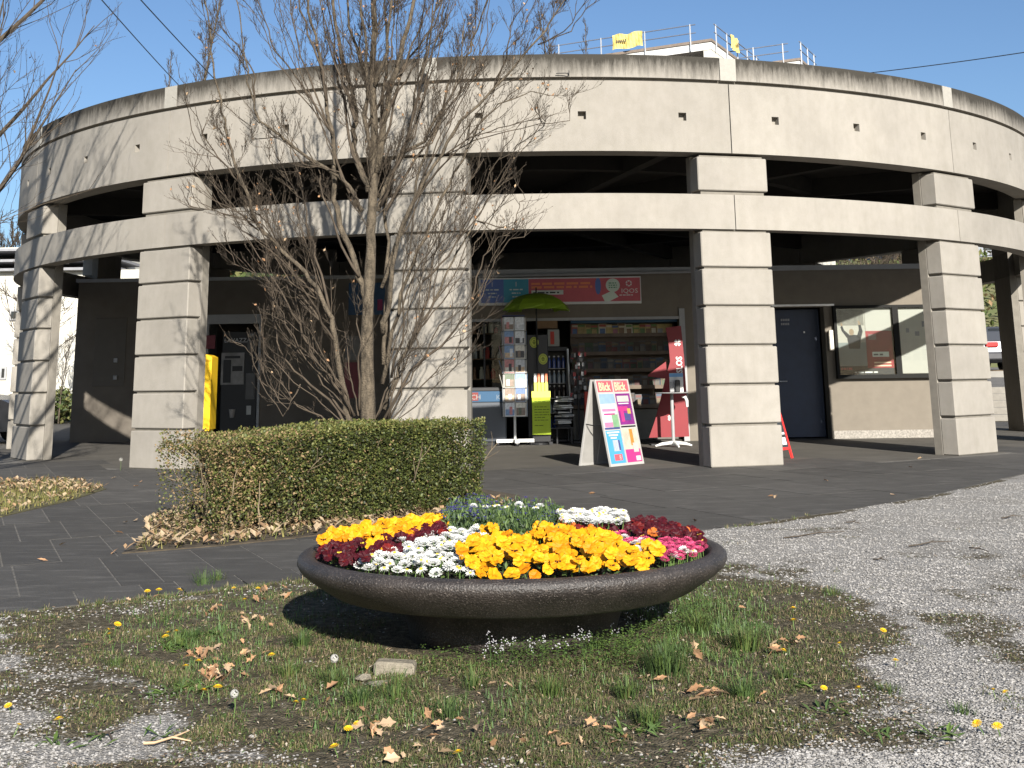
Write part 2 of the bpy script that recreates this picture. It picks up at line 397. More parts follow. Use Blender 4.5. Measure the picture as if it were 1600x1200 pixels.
def mixc(f, a, bb, bt='MIX'):
    x = N.new('ShaderNodeMix'); x.data_type = 'RGBA'; x.blend_type = bt
    if hasattr(f, 'name'): L.new(f, x.inputs[0])
    else: x.inputs[0].default_value = f
    L.new(a, x.inputs[6]); L.new(bb, x.inputs[7]); return x.outputs[2]
v1 = vor(110)
st = rmp(v1.outputs['Color'], (0,(.24,.23,.214)), (.5,(.33,.317,.298)), (1,(.44,.425,.40)))
crev = rmp(vor(110, 'DISTANCE_TO_EDGE').outputs['Distance'], (0,(.55,.53,.5)), (.12,(1,1,1)))
gravc = mixc(1., st, crev, 'MULTIPLY'); gravc = mixc(.6, gravc, rmp(nse(1.2).outputs['Fac'], (.3,(.74,.71,.66)), (.7,(1,1,1))), 'MULTIPLY')
soil = rmp(nse(26, 8).outputs['Fac'], (.3,(.035,.030,.018)), (.5,(.080,.066,.040)), (.72,(.17,.145,.10)))
at = N.new('ShaderNodeAttribute'); at.attribute_name = 'green'
ad = N.new('ShaderNodeMath'); ad.operation = 'MULTIPLY_ADD'; L.new(nse(40, 4).outputs['Fac'], ad.inputs[0]); ad.inputs[1].default_value = .9; L.new(at.outputs['Fac'], ad.inputs[2])
fac = rmp(ad.outputs[0], (.78,(0,0,0)), (1.02,(1,1,1)))
L.new(mixc(fac, gravc, soil), bs.inputs['Base Color'])
bp = N.new('ShaderNodeBump'); bp.inputs['Strength'].default_value = .8; bp.inputs['Distance'].default_value = .012
L.new(v1.outputs['Distance'], bp.inputs['Height']); bp.invert = True; L.new(bp.outputs[0], bs.inputs['Normal'])
go = setting('gravel_ground', b, mg, smooth=True)
a_ = go.data.attributes.new('green', 'FLOAT', 'POINT'); a_.data.foreach_set('value', cols)

def in_view(x, y, pad=.35): return abs(x) < y*.43+pad and y > 3.55
# loose stones of the gravel
def stone_mesh(k):
    r = random.Random(k); vs = []
    for (x,y,z) in ((1,0,0),(-1,0,0),(0,1,0),(0,-1,0),(0,0,1),(0,0,-.6),(.6,.6,.5),(-.6,.6,.5),(.6,-.6,.5),(-.6,-.6,.5)): vs.append(Vector((x,y,z))*r.uniform(.75,1.2))
    return vs, [(0,6,4),(6,2,4),(2,7,4),(7,1,4),(1,9,4),(9,3,4),(3,8,4),(8,0,4),(0,2,6),(2,1,7),(1,3,9),(3,0,8),(0,5,2),(2,5,1),(1,5,3),(3,5,0)]
protos = [stone_mesh(k) for k in range(6)]
gr = MB(); r2 = random.Random(11); n = 0
while n < 60000:
    y = 3.6+(r2.random()**1.7)*9.5; x = r2.uniform(-1, 1)*(y*.43+.3)
    if y > edge_y(x)-.01 or (Vector((x,y))-BOWL.xy).length < .55: continue
    gn = greenness(x, y)
    if r2.random() < min(.988, gn*1.12): n += 1 if gn > .9 and r2.random() < .3 else 0; continue
    if inpoly(x, y, SAND) and r2.random() < .55: continue
    sz = r2.uniform(.0028,.0062)*(1.25 if y > 6 else 1)*(1.6 if r2.random() < .02 else 1)
    vs_, fs_ = protos[r2.randrange(6)]; ca, sa = math.cos(n), math.sin(n); gr.k = r2.choice((0,0,1,1,2,3)); h = gz(x, y)
    sx_, sy_, sz_ = sz*r2.uniform(.8,1.3), sz*r2.uniform(.7,1.1), sz*r2.uniform(.5,.8)
    gr.add([(x+(p.x*ca*sx_-p.y*sa*sy_), y+(p.x*sa*sx_+p.y*ca*sy_), h+p.z*sz_+sz*.2) for p in vs_], fs_); n += 1
setting('gravel', gr, [mat('gravel_stone_a', (.315,.30,.28), .9, .1), mat('gravel_stone_b', (.265,.252,.236), .9, .1), mat('gravel_stone_c', (.36,.345,.325), .9, .06), mat('gravel_stone_d', (.17,.16,.145), .9, .1)], 'stuff')

# grass blades, dead straw, little weeds
def blades(nmax, seed, test, hr, wr, ks, bend=.5, ymax=9.8):
    q = MB(); r = random.Random(seed); i = 0; tries = 0
    while i < nmax and tries < nmax*8:
        tries += 1
        y = 3.6+(r.random()**1.5)*(ymax-3.6); x = r.uniform(-1, 1)*(y*.43+.2)
        p = test(x, y)
        if r.random() > p: continue
        h = r.uniform(*hr)*(.6+.6*p); wd = r.uniform(*wr); a = r.uniform(0, 6.283); d = Vector((math.cos(a), math.sin(a), 0)); sd = Vector((-d.y, d.x, 0))*wd
        z = gz(x, y)-.004; p0 = Vector((x, y, z)); bb = r.uniform(.1, 1)*bend
        p1 = p0+Vector((0,0,h*.6))+d*h*.25*bb; p2 = p0+Vector((0,0,h*(1-.35*bb)))+d*h*.8*bb
        q.k = r.choice(ks); q.add([p0-sd, p0+sd, p1+sd*.7, p1-sd*.7, p2], [(0,1,2,3),(3,2,4)]); i += 1
    return q
def turf(x, y):
    if y > edge_y(x)+.03: return 0
    gn = greenness(x, y); k = .5+fbm(x, y, 3.2, 8)*1.3
    db = (Vector((x,y))-BOWL.xy).length
    if db < .62: return 0
    return max(0, min(1, (gn-.35)*1.5*k + (.25 if .62 < db < 1.5 and y < 5.6 else 0)))
M_gr = [mat('grass_green', (.062,.100,.020), .7, .25, 5), mat('grass_dark', (.036,.066,.016), .7, .25, 5), mat('grass_olive', (.088,.094,.026), .75, .25, 5), mat('straw', (.21,.165,.095), .85, .25, 5), mat('straw_brown', (.095,.07,.04), .9, .25, 5)]
gb = blades(80000, 21, turf, (.008,.026), (.0010,.0022), (0,0,0,1,1,2,2,2,3,4), 2.2)
gb2 = blades(38000, 22, turf, (.010,.032), (.0008,.0022), (3,4,4,2), 1.9)
gb.add(gb2.v, gb2.f); gb.m[-len(gb2.f):] = gb2.m
# stronger tufts
def tuft(q, x, y, n, h, seed, ks=(0,1), spread=.05):
    r = random.Random(seed)
    spread = max(spread, h*.55)
    for _ in range(int(n*1.3)):
        a = r.uniform(0, 6.283); rr = spread*r.random()**.8; p0 = Vector((x+rr*math.cos(a), y+rr*math.sin(a), gz(x,y)-.005)); d = Vector((math.cos(a), math.sin(a), 0))
        L_ = h*r.uniform(.5,1.1); o = r.uniform(.1,1.25); sd = Vector((-d.y,d.x,0))*r.uniform(.0009,.0019)
        p1 = p0+Vector((0,0,L_*.6))+d*L_*.3*o; p2 = p0+Vector((0,0,L_*(1-.3*o)))+d*L_*.9*o
        q.k = r.choice(ks); q.add([p0-sd,p0+sd,p1+sd*.8,p1-sd*.8,p2], [(0,1,2,3),(3,2,4)])
for k, (px_, py_, n_, h_) in enumerate(((1040,1055,260,.15),(1090,985,170,.11),(1165,1015,200,.12),(1160,1090,130,.09),(980,1090,90,.09),(860,1085,110,.10),(320,912,60,.13),(340,905,40,.09),(520,1075,140,.09),(470,1010,120,.09),(450,1060,90,.08),(280,1010,110,.06),(300,1000,110,.06),(285,1075,70,.06),(1010,1130,120,.08),(700,1120,80,.08),(615,1095,60,.12),(740,1075,60,.1),(930,1010,120,.08),(1225,1060,80,.07),(1300,930,60,.06),(560,1100,120,.08),(180,1040,60,.05),(1390,1080,70,.05),(1500,1110,60,.05))):
    p = G(px_, py_); tuft(gb, p.x, p.y, n_, h_, 100+k, (0,0,1,2) if k % 3 else (0,1,1))
for k in range(260):                                                 # grass fringe along the slab edge and scattered tufts
    x = rnd.uniform(-2.9, 2.6); y = edge_y(x)-rnd.uniform(-.02,.10)
    if x > -.2 and rnd.random() < .75: continue
    tuft(gb, x, y, 10, rnd.uniform(.02,.05), 500+k, (0,2,2,3), .03)
setting('grass', gb, M_gr, 'stuff')
# low leafy weeds round the foot of the bowl
wd = MB(); r = random.Random(5)
def leafquad(q, p, d, up, L_, w_):
    sd = d.cross(up).normalized()*w_; q.add([p, p+d*L_*.5+sd+up*L_*.08, p+d*L_, p+d*L_*.5-sd+up*L_*.08], [(0,1,2,3)])
for k in range(5200):
    px_, py_ = r.choice(((r.uniform(650,1000), r.gauss(1040,12)), (r.uniform(780,1000), r.gauss(1025,14)), (r.uniform(960,1110), 0)))
    if py_ == 0: py_ = 1030-(px_-940)*.52+abs(r.gauss(0,18))
    p = G(px_, py_); z = gz(p.x, p.y); h = r.uniform(.0,.075)*(1.2 if px_ > 780 else .6)
    a = r.uniform(0,6.28); d = Vector((math.cos(a), math.sin(a), r.uniform(-.3,.5))).normalized(); wd.k = r.choice((0,0,1,2))
    leafquad(wd, Vector((p.x,p.y,z+h)), d, Vector((0,0,1)), r.uniform(.007,.014), r.uniform(.003,.006))
for k in range(46):                                                  # thin flowering stalks of the weeds
    px_ = r.uniform(760,1090); py_ = 1045-max(0,px_-900)*.45; p = G(px_, py_); p.z = 0; h = r.uniform(.05,.13)
    q = p+Vector((r.uniform(-.03,.03), r.uniform(-.03,.03), h)); wd.k = 1; wd.tube([p, p.lerp(q,.6)+Vector((.004,0,0)), q], [.0012,.001,.0006], 3); wd.k = 3
    for _ in range(5): 
        c = q+Vector((r.gauss(0,.006), r.gauss(0,.006), r.gauss(0,.008))); wd.add([c+Vector((.003,0,0)), c+Vector((-.003,0,.001)), c+Vector((0,.002,.004)), c+Vector((0,-.003,.003))], [(0,1,2),(0,3,2),(1,3,2)])
for k in range(9000):                                                # lusher turf right of the bowl and beside the leaves on the left
    px_, py_ = (r.gauss(1085,75), r.gauss(985,42)) if r.random() < .62 else (r.gauss(345,85), r.gauss(1000,38)) if r.random() < .6 else (r.gauss(640,170), r.gauss(1095,30))
    p = G(px_, py_)
    if p.y > edge_y(p.x) or (p.xy-BOWL.xy).length < .6 or r.random() > greenness(p.x,p.y) or fbm(p.x,p.y,2.6,14) < -.15: continue
    a = r.uniform(0,6.28); z = gz(p.x,p.y); hh = r.uniform(.015,.06); d = Vector((math.cos(a),math.sin(a),0)); sd = Vector((-d.y,d.x,0))*r.uniform(.001,.002); o = r.uniform(.2,1.1); wd.k = r.choice((1,2,1,0)); p0 = Vector((p.x,p.y,z)); p1 = p0+Vector((0,0,hh*.6))+d*hh*.35*o; p2 = p0+Vector((0,0,hh*(1-.3*o)))+d*hh*o
    wd.add([p0-sd,p0+sd,p1+sd*.8,p1-sd*.8,p2], [(0,1,2,3),(3,2,4)])
for (px_, py_, n_) in ((270,1015,160),(300,1000,160),(330,995,120),(265,1085,90),(310,1075,90),(1265,1075,60),(1300,1110,60),(985,1150,80),(1020,1140,80),(860,970,40),(160,1150,40),(250,1150,40),(90,1160,40),(1480,1150,60),(1380,1150,50)):   # plantain rosettes
    p0 = G(px_, py_)
    for _ in range(n_//4):
        a = r.uniform(0,6.28); d = Vector((math.cos(a), math.sin(a), r.uniform(.1,.6))).normalized(); wd.k = r.choice((0,2,2))
        leafquad(wd, Vector((p0.x+r.gauss(0,.03), p0.y+r.gauss(0,.04), gz(p0.x,p0.y))), d, Vector((0,0,1)), r.uniform(.03,.075), r.uniform(.004,.008))
for k in range(16000):
    y = 3.6+r.random()**1.4*5.2; x = r.uniform(-1,1)*(y*.43+.2)
    if y > edge_y(x) or (Vector((x,y))-BOWL.xy).length < .6: continue
    cl_ = fbm(x, y, 1.8, 44)+.55*fbm(x, y, 5.5, 3)
    if r.random() > (greenness(x,y)-.45)*1.6*max(0,.35+cl_*1.5): continue
    a = r.uniform(0,6.28); d = Vector((math.cos(a),math.sin(a),r.uniform(-.2,.7))).normalized(); wd.k = r.choice((0,1,1,2)); leafquad(wd, Vector((x,y,gz(x,y)+r.uniform(.002,.02))), d, Vector((0,0,1)), r.uniform(.006,.016), r.uniform(.002,.0045))
setting('weeds', wd, [mat('weed_green', (.085,.135,.028), .6, .25, 20), mat('weed_dark', (.06,.11,.03), .6, .25, 20), mat('weed_mid', (.06,.10,.026), .6, .25, 20), mat('weed_bloom', (.7,.68,.72), .7, .05)], 'stuff')
# crumbs of dead leaf and twig lying in the turf
lit = MB(); r = random.Random(77)
for k in range(9000):
    y = 3.6+r.random()**1.4*6; x = r.uniform(-1,1)*(y*.43+.2)
    if y > edge_y(x) or greenness(x,y) < .4 or (Vector((x,y))-BOWL.xy).length < .6: continue
    a = r.uniform(0,6.28); L_ = r.uniform(.006,.022); d = Vector((math.cos(a),math.sin(a),r.uniform(-.2,.5))); lit.k = r.choice((0,0,1,2))
    leafquad(lit, Vector((x,y,gz(x,y)+.006+.01*r.random())), d, Vector((0,0,1)), L_, L_*r.uniform(.12,.35))
setting('leaf_litter', lit, [mat('litter_tan', (.27,.19,.12), .9, .3, 20), mat('litter_pale', (.40,.34,.26), .9, .2, 20), mat('litter_brown', (.10,.065,.04), .9, .3, 20)], 'stuff')

# strips of planting: hedge bed and the far left patch
b = MB(); b.prism(BED[::-1] if False else BED, -.02, .006); setting('planting_bed', b, mat('bed_soil', (.065,.05,.032), .95, .4, 9, .5, 40))
b = MB(); b.prism(PATCH[::-1], -.02, .006); setting('grass_strip', b, mat('strip_soil', (.09,.08,.035), .95, .4, 7, .5, 30))
q = MB(); r = random.Random(9)
for k in range(15000):
    P_ = PATCH if r.random() < .6 else BED
    if P_ is PATCH: x, y = r.uniform(-7.6,-4.35), r.uniform(10.4,15.4)
    else: x, y = r.uniform(-3.1,.05), r.uniform(8.5,11.6)
    if not inpoly(x, y, P_): continue
    edge = seg_d(x, y, P_) < .14
    a = r.uniform(0,6.28); d = Vector((math.cos(a),math.sin(a),r.uniform(0,.8))); 
    if P_ is PATCH and r.random() < (.18 if y < 13.2 else .5): q.k = r.choice((3,3,4,4)); L_ = r.uniform(.03,.07); leafquad(q, Vector((x,y,.012+.03*r.random())), d, Vector((0,0,1)), L_, L_*.33)
    elif P_ is BED and r.random() < .65: q.k = r.choice((3,4,4)); L_ = r.uniform(.03,.08); leafquad(q, Vector((x,y,.02+.02*r.random())), d, Vector((0,0,1)), L_, L_*.3)
    else:
        h = r.uniform(.03,.09); q.k = r.choice((0,2,2)); p0 = Vector((x,y,.01)); sd = Vector((-d.y,d.x,0))*.004; p1 = p0+Vector((d.x*h*.5, d.y*h*.5, h)); q.add([p0-sd,p0+sd,p1], [(0,1,2)])
setting('bed_leaf_litter', q, [mat('bed_grass', (.10,.11,.025), .8, .2, 20), M_gr[1], mat('bed_grass_dry', (.17,.15,.045), .8, .2, 20), mat('bed_leaf_tan', (.26,.165,.09), .9, .3, 10), mat('bed_leaf_pale', (.34,.255,.16), .9, .25, 10)], 'stuff')

# ------------------------------------------------------------------ round concrete pavilion
pav = thing('round_pavilion', 'round roofed ring of pale concrete on banded square pillars', 'pavilion', (CX, CY, 0))
SP = .4063; SEAM = [-.1413+SP*j for j in range(-7, 8)]; bays = list(zip(SEAM, SEAM[1:]))+[(SEAM[-1], SEAM[0]+2*math.pi)]
gp = .0007
for a, b_ in bays:
    n = 36; d = b_-a; hs = []
    for k in (.5, 1.5, 2.5): hs.append((a+d*k/3, .0054, 4.492, .054, .10))
    part('fascia_panel', MB().arc(9.66, 10, a+gp, b_-gp, 4.017, 4.962, n, hs), M_conc, pav)
    part('cornice', MB().arc(9.66, 10.005, a+.0125, b_-.0125, 5.012, 5.322, n), M_corn, pav)
    part('band_beam', MB().arc(9.74, 10, a+gp*.8, b_-gp*.8, 3.002, 3.459, n), M_conc, pav)
    part('cornice_joint', MB().arc(9.66, 10.012, a-.0118, a+.0118, 5.008, 5.318, 2), M_clean, pav)
part('parapet_core', MB().arc(9.62, 9.94, 0, 2*math.pi, 4.9, 5.05, 180), M_core, pav)
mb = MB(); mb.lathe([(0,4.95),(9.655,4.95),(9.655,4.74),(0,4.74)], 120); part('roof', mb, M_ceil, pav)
zs = [0, .5145, 1.0126, 1.506, 2.005, 2.498, 2.966]
blk = {}
prand = random.Random(2)
for p in SEAM:
    M = Matrix.Rotation(p, 4, 'Z')
    mb = MB(); mb.box((-.5,-9.735,0), (.5,-9.62,4.0), M); mb.box((-.455,-9.95,.0), (.455,-9.73,3.985), M)
    pl = part('pillar', mb, M_core, pav)
    # rear leaf in pale concrete, stopping short of the grooves' inner end
    part('pillar_back', MB().cbox((-.4995,-9.7405,0), (.4995,-9.615,2.99), .001, M), M_conc, pl)
    part('pillar_back', MB().cbox((-.4995,-9.7405,3.47), (.4995,-9.615,4.0), .001, M), M_conc, pl)
    rows_ = [(zs[i]+(.016 if i else 0), zs[i+1]-(.016 if i < 5 else 0)) for i in range(6)] + [(3.512, 3.959)]
    for za, zb in rows_:
        j = prand.uniform(-.003,.003); part('pillar_block', MB().cbox((-.5,-9.99+j,za), (.5,-9.741,zb), .012, M), M_conc, pl)
for p in SEAM:                                                       # roof beams running to the middle
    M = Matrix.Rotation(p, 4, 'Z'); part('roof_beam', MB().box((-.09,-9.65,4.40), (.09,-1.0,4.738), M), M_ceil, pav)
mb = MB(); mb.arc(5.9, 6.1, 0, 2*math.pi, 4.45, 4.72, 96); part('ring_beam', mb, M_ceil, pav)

# small floodlight and a wire hook on the parapet
fl = thing('floodlight', 'small black floodlight clamped to the parapet joint above the tree', 'floodlight', (0,0,0))
p = W(663,120,15.43); LOC[fl.name] = p; fl.location = p
part('lamp_housing', MB().cbox((-.045,-.13,-.045), (.055,-.03,.05), .012, Matrix.Rotation(.35,4,'X')), M_black, fl)
part('bracket', MB().tube([(0,.05,-.06),(0,-.02,-.08),(-.05,-.06,-.07)], .012, 6), M_dark, fl)
p = W(889,115,15.42); h = solo('wire_hook', MB().tube([(-.17,-.02,.0),(-.05,-.03,0),(0,-.03,-.01),(0,-.03,.04),(0,.03,-.035)], .006, 5), M_dark, 'thin metal wire hook fixed to the bare parapet right of the tree', 'hook', p)

# ------------------------------------------------------------------ kiosk building inside the ring
YK = 22.4
kio = thing('kiosk_building', 'low plastered kiosk block standing inside the round pavilion', 'kiosk', (0, YK, 0))
def kx(x, y=600): return W(x, y, YK).x
def kz(x, y): return W(x, y, YK).z
ZT = 3.02
YL, ZL = 25.2, 3.22
def lx_(x, y=600): return W(x, y, YL).x
def lz_(x, y): return W(x, y, YL).z
XA, XV0, XV1, XS0, XS1, XD0, XD1, XE = -9.05, lx_(318), lx_(406), kx(733), kx(1066), kx(1207,560), kx(1292,560), kx(1530,560)
M_wall2 = mat('shaded_plaster', (.125,.108,.088), .9, .12, 2.2, .1, 90)  # the kiosk plaster again, darkened so the left wing's shade sits in its colour
def wallbox(x0, x1, z0=0, z1=ZT, y0=YK, y1=YK+.3, m=M_wall, name='wall'): return part(name, MB().box((x0,y0,z0),(x1,y1,z1)), m, kio, world=True)
zsill = kz(900, 499)
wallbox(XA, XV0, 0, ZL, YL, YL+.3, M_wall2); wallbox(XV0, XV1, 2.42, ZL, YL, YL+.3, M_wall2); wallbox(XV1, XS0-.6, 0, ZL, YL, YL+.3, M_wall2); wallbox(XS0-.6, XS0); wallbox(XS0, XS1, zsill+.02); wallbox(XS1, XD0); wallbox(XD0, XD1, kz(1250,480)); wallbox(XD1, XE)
part('plinth', MB().box((XD1+.03, YK-.015, -.0), (XE+.01, YK-.001, .14)), M_plinth, kio, world=True)
part('side_wall', MB().box((XS0-.6, YK+.3, 0), (XS0-.3, YL+.3, ZL-.03)), M_wall, kio, world=True)
part('side_wall', MB().box((XE-.3, YK+.3, 0), (XE, YK+6, ZT)), M_wall, kio, world=True)
part('back_wall', MB().box((XA, YK+5.7, 0), (XE-.3, YK+6, ZT)), M_wall, kio, world=True)
part('roof', MB().box((XS0-.64, YK-.04, ZT), (XE+.05, YK+6.04, ZT+.09)).box((XA-.05, YL-.04, ZL), (XS0-.58, YK+6.04, ZL+.07)), M_grey, kio, world=True)
mb = MB(); mb.tube([(-1.3, YK-.10, kz(732,433)), (XS1+.35, YK-.10, kz(1085,425))], .028, 8)
part('top_rail', mb, M_grey, kio, world=True)
part('trim_strip', MB().box((XS1+.3, YK-.012, kz(1290,478)), (kx(1303,478), YK-.001, kz(1290,475))), M_steel, kio, world=True)
# recess of the vending niche, shop room, door
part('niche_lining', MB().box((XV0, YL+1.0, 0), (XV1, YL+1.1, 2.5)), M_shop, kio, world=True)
mb = MB(); fr = .07
for q in (((XV0,YL-.02,2.33),(XV1,YL+.06,2.52)), ((XV0,YL-.02,0),(XV0+fr,YL+.06,2.33)), ((XV1-.05,YL-.02,0),(XV1,YL+.06,2.33))): mb.box(*q)
nf = part('niche_frame', mb, M_grey, kio, world=True)
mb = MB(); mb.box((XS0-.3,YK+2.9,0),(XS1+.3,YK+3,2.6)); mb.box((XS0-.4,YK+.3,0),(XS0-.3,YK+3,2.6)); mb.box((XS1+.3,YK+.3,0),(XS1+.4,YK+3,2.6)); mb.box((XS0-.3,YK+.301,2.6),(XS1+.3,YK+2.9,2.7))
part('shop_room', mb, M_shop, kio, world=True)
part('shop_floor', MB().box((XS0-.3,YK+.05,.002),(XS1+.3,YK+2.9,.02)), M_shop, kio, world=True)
part('lintel_strip', MB().box((XS0,YK-.03,zsill-.02),(XS1,YK-.004,zsill+.03)), M_grey, kio, world=True)
part('jamb', MB().box((XS1-.01,YK-.06,0),(XS1+.09,YK-.003,kz(1070,482))), M_grey, kio, world=True)
dr = part('door', MB().cbox((XD0+.01,YK+.32,.02),(XD1-.02,YK+.37,kz(1250,482)),.006), mat('door_blue', (.030,.042,.075), .5, .1), kio, world=True)
zd = kz(1223,500)
for i, (w0, n_) in enumerate(((.17,5),(.16,5))):
    for k in range(n_): part('door_lettering', MB().box((kx(1232)+k*w0/n_, YK+.314, zd-.005-i*.075), (kx(1232)+k*w0/n_+.022, YK+.3195, zd+.035-i*.075)), M_grey, dr, world=True)
part('handle', MB().tube([(XD0+.16,YK+.3,1.02),(XD0+.16,YK+.25,1.02),(XD0+.30,YK+.25,1.02)], .011, 6), M_steel, dr, world=True)
part('peephole', MB().box((kx(1268)-.012,YK+.3,kz(1268,518)-.015),(kx(1268)+.012,YK+.319,kz(1268,518)+.015)), M_steel, dr, world=True)
# left wall: service hatch outline and small fittings
hp = part('service_hatch', MB().cbox((lx_(147,560),YL-.012,lz_(170,604)),(lx_(196,560),YL-.001,lz_(170,497)),.004), mat('hatch_paint', (.105,.092,.075), .7, .05), kio, world=True)
for (x, y) in ((182,563),(181,590)): part('wall_socket', MB().cbox((lx_(x,y)-.045,YL-.05,lz_(x,y)-.045),(lx_(x,y)+.035,YL-.013,lz_(x,y)+.045),.008), M_grey, kio, world=True)

# generic flat print: rectangles laid 1.5 mm apart on a backing
def flat(parent, name, x0, x1, z0, z1, y, m, mats=None): return part(name, MB().box((x0,y-.0012,z0),(x1,y,z1)), m, parent, world=True)
def lines(parent, x0, x1, z, h, y, m, n=9, seed=1, name='print'):
    """a row of word-like strokes"""
    r = random.Random(seed); mb = MB(); x = x0
    while x < x1-.01:
        w_ = r.uniform(.4,1.6)*(x1-x0)/n; mb.box((x,y-.0012,z),(min(x+w_,x1),y,z+h)); x += w_+(x1-x0)/n*.28
    return part(name, mb, m, parent, world=True)
# ---- long sign above the shop
sgn = thing('advertising_sign', 'long blue, teal and red advertising sign under the kiosk eave', 'sign', (kx(874), YK, kz(874,456)))
xs0, xs1 = kx(748,460), kx(1001,452); zt, zb = kz(874,434.5), kz(874,476)
part('frame', MB().box((xs0,YK-.07,zb),(xs1,YK-.002,zb+.045)).box((xs0,YK-.07,zt-.015),(xs1,YK-.002,zt+.008)).box((xs0,YK-.07,zb+.045),(xs0+.04,YK-.002,zt-.015)).box((xs1-.015,YK-.07,zb+.045),(xs1,YK-.002,zt-.015)), mat('sign_frame', (.62,.62,.60), .4, .04), sgn, world=True)
xa, xb = kx(787,455), kx(826,455); za_, zb_ = zb+.045, zt-.015; ys = YK-.06
P1 = part('panel', MB().box((xs0+.04,ys,za_),(xa,YK-.003,zb_)), mat('sign_blue', (.09,.16,.42), .5, .04), sgn, world=True)
P2 = part('panel', MB().box((xa,ys,za_),(xb,YK-.003,zb_)), mat('sign_teal', (.05,.30,.42), .5, .04), sgn, world=True)
P3 = part('panel', MB().box((xb,ys,za_),(xs1-.015,YK-.003,zb_)), mat('sign_red', (.52,.10,.12), .5, .05), sgn, world=True)
for P_, xc_, sd in ((P1,(xs0+.04+xa)/2,1),(P2,(xa+xb)/2,2)):
    text('1', .12, front(xc_-kx(874)-.03, -.0615, zb_-.13-kz(874,456)), P_, M_white).parent = sgn
    for k, wd_ in enumerate((.15,.10,.09)): lines(P_, xc_-wd_*.8, xc_+wd_*.8, zb_-.20-.065*k, .022, ys-.0005, mat('sign_print', (.62,.66,.60), .6, .05), 3, sd*7+k)
lines(P3, xb+.05, kx(925,440), zb_-.11, .040, ys-.0005, mat('sign_orange', (.75,.24,.10), .6, .05), 8, 5)
lines(P3, xb+.05, kx(925,440), zb_-.175, .040, ys-.0005, mat('sign_orange', (.75,.24,.10), .6, .05), 8, 6)
flat(P3, 'print', xb+.05, kx(880,455), zb_-.29, zb_-.21, ys-.0005, mat('sign_print', (.62,.66,.60), .6, .05)); lines(P3, xb+.08, kx(876,455), zb_-.265, .025, ys-.0018, M_dark, 6, 8)
mb = MB(); cx_, cz_ = kx(957,446), kz(957,446); mb.face([(cx_+.13*math.cos(t*.3142), ys-.001, cz_+.125*math.sin(t*.3142)) for t in range(20)]); part('badge', mb, mat('badge_green', (.62,.70,.60), .6, .04), P3, world=True)
for k in range(3): lines(P3, cx_-.075, cx_+.075, cz_+.03-.04*k, .02, ys-.0025, mat('print_green', (.10,.30,.16), .6, .05), 3, 30+k)
mb = MB(); mb.face([(kx(940,465),ys-.0008,kz(940,462)),(kx(946,470),ys-.0008,kz(946,474)),(kx(966,462),ys-.0008,kz(966,464)),(kx(957,455),ys-.0008,kz(957,454))]); part('print', mb, mat('badge_green', (.62,.70,.60)), P3, world=True)
mb = MB(); mb.face([(kx(934,445)+.055*math.cos(t*.524), ys-.0009, kz(934,447)+.16*math.sin(t*.524)) for t in range(12)]); part('print', mb, mat('sign_blue', (.09,.16,.42)), P3, world=True)
text('IQOS', .115, front(kx(970,455)-kx(874), -.0615, kz(970,458)-kz(874,456)), sgn, M_white, sx=1.15)
mb = MB(); lx, lz = kx(982,443), kz(982,443)
for k in range(6):
    t0, t1 = k*math.pi/3+.18, (k+1)*math.pi/3-.1
    mb.face([(lx+.035*math.cos(t0),ys-.001,lz+.035*math.sin(t0)),(lx+.06*math.cos(t0),ys-.001,lz+.06*math.sin(t0)),(lx+.06*math.cos(t1),ys-.001,lz+.06*math.sin(t1)),(lx+.035*math.cos(t1),ys-.001,lz+.035*math.sin(t1))])
part('logo', mb, M_white, P3, world=True)
lines(P3, kx(972), kx(994), kz(982,462), .018, ys-.0005, M_white, 5, 44)

# ---- left shop window with counter
XW = kx(792,560)
part('window_frame', MB().box((XS0,YK+.0,kz(760,622)),(XW,YK+.06,kz(760,618))).box((XW-.03,YK,kz(760,618)),(XW,YK+.06,zsill-.02)).box((kx(757,570)-.015,YK+.01,kz(760,618)),(kx(757,570)+.015,YK+.05,zsill-.02)), M_dark, kio, world=True)
part('window_pane', MB().box((XS0,YK+.03,kz(760,618)),(XW-.03,YK+.034,zsill-.02)), thin_glass('window_glass'), kio, world=True)
for zq in (kz(760,520), kz(760,560), kz(760,592)): part('window_shelf', MB().box((XS0+.02,YK+.12,zq-.015),(XW-.04,YK+.5,zq)), mat('shelf_wood', (.16,.10,.06), .7, .2), kio, world=True)
gr_ = random.Random(8); gcol = [mat('goods_%s' % n_, c, .6, .05) for n_, c in (('silver',(.35,.35,.34)),('brown',(.22,.12,.07)),('red',(.40,.06,.05)),('cream',(.55,.50,.40)),('dark',(.05,.05,.06)))]
for zq in (kz(760,520), kz(760,560), kz(760,592)):
    x = XS0+.06
    while x < XW-.14:
        w_, h_ = gr_.uniform(.06,.11), gr_.uniform(.10,.26)
        solo('shop_jar', MB().lathe([(0,0),(w_*.5,0),(w_*.5,h_*.7),(w_*.3,h_*.8),(w_*.3,h_),(0,h_)], 10), gr_.choice(gcol), 'goods standing on a shelf behind the left kiosk window', 'jar', (x+w_/2, YK+.28, zq+.001), 'goods behind the kiosk window'); x += w_+gr_.uniform(.01,.06)
M_shaded_white = mat('shaded_white', (.30,.29,.27), .6)
frz = thing('counter_freezer', 'grey chest freezer with coloured label strip under the kiosk window', 'freezer', (kx(762), YK-.35, 0))
part('body', MB().cbox((XS0-.02,YK-.62,.06),(XW-.02,YK-.05,kz(760,627)),.02), mat('freezer_grey', (.085,.095,.11), .45, .04), frz, world=True)  # freezer, label and lettering colours darkened to stand in for shade
part('lid', MB().cbox((XS0-.02,YK-.64,kz(760,611)+.002),(XW-.02,YK-.04,kz(760,605)),.01), M_dark, frz, world=True)
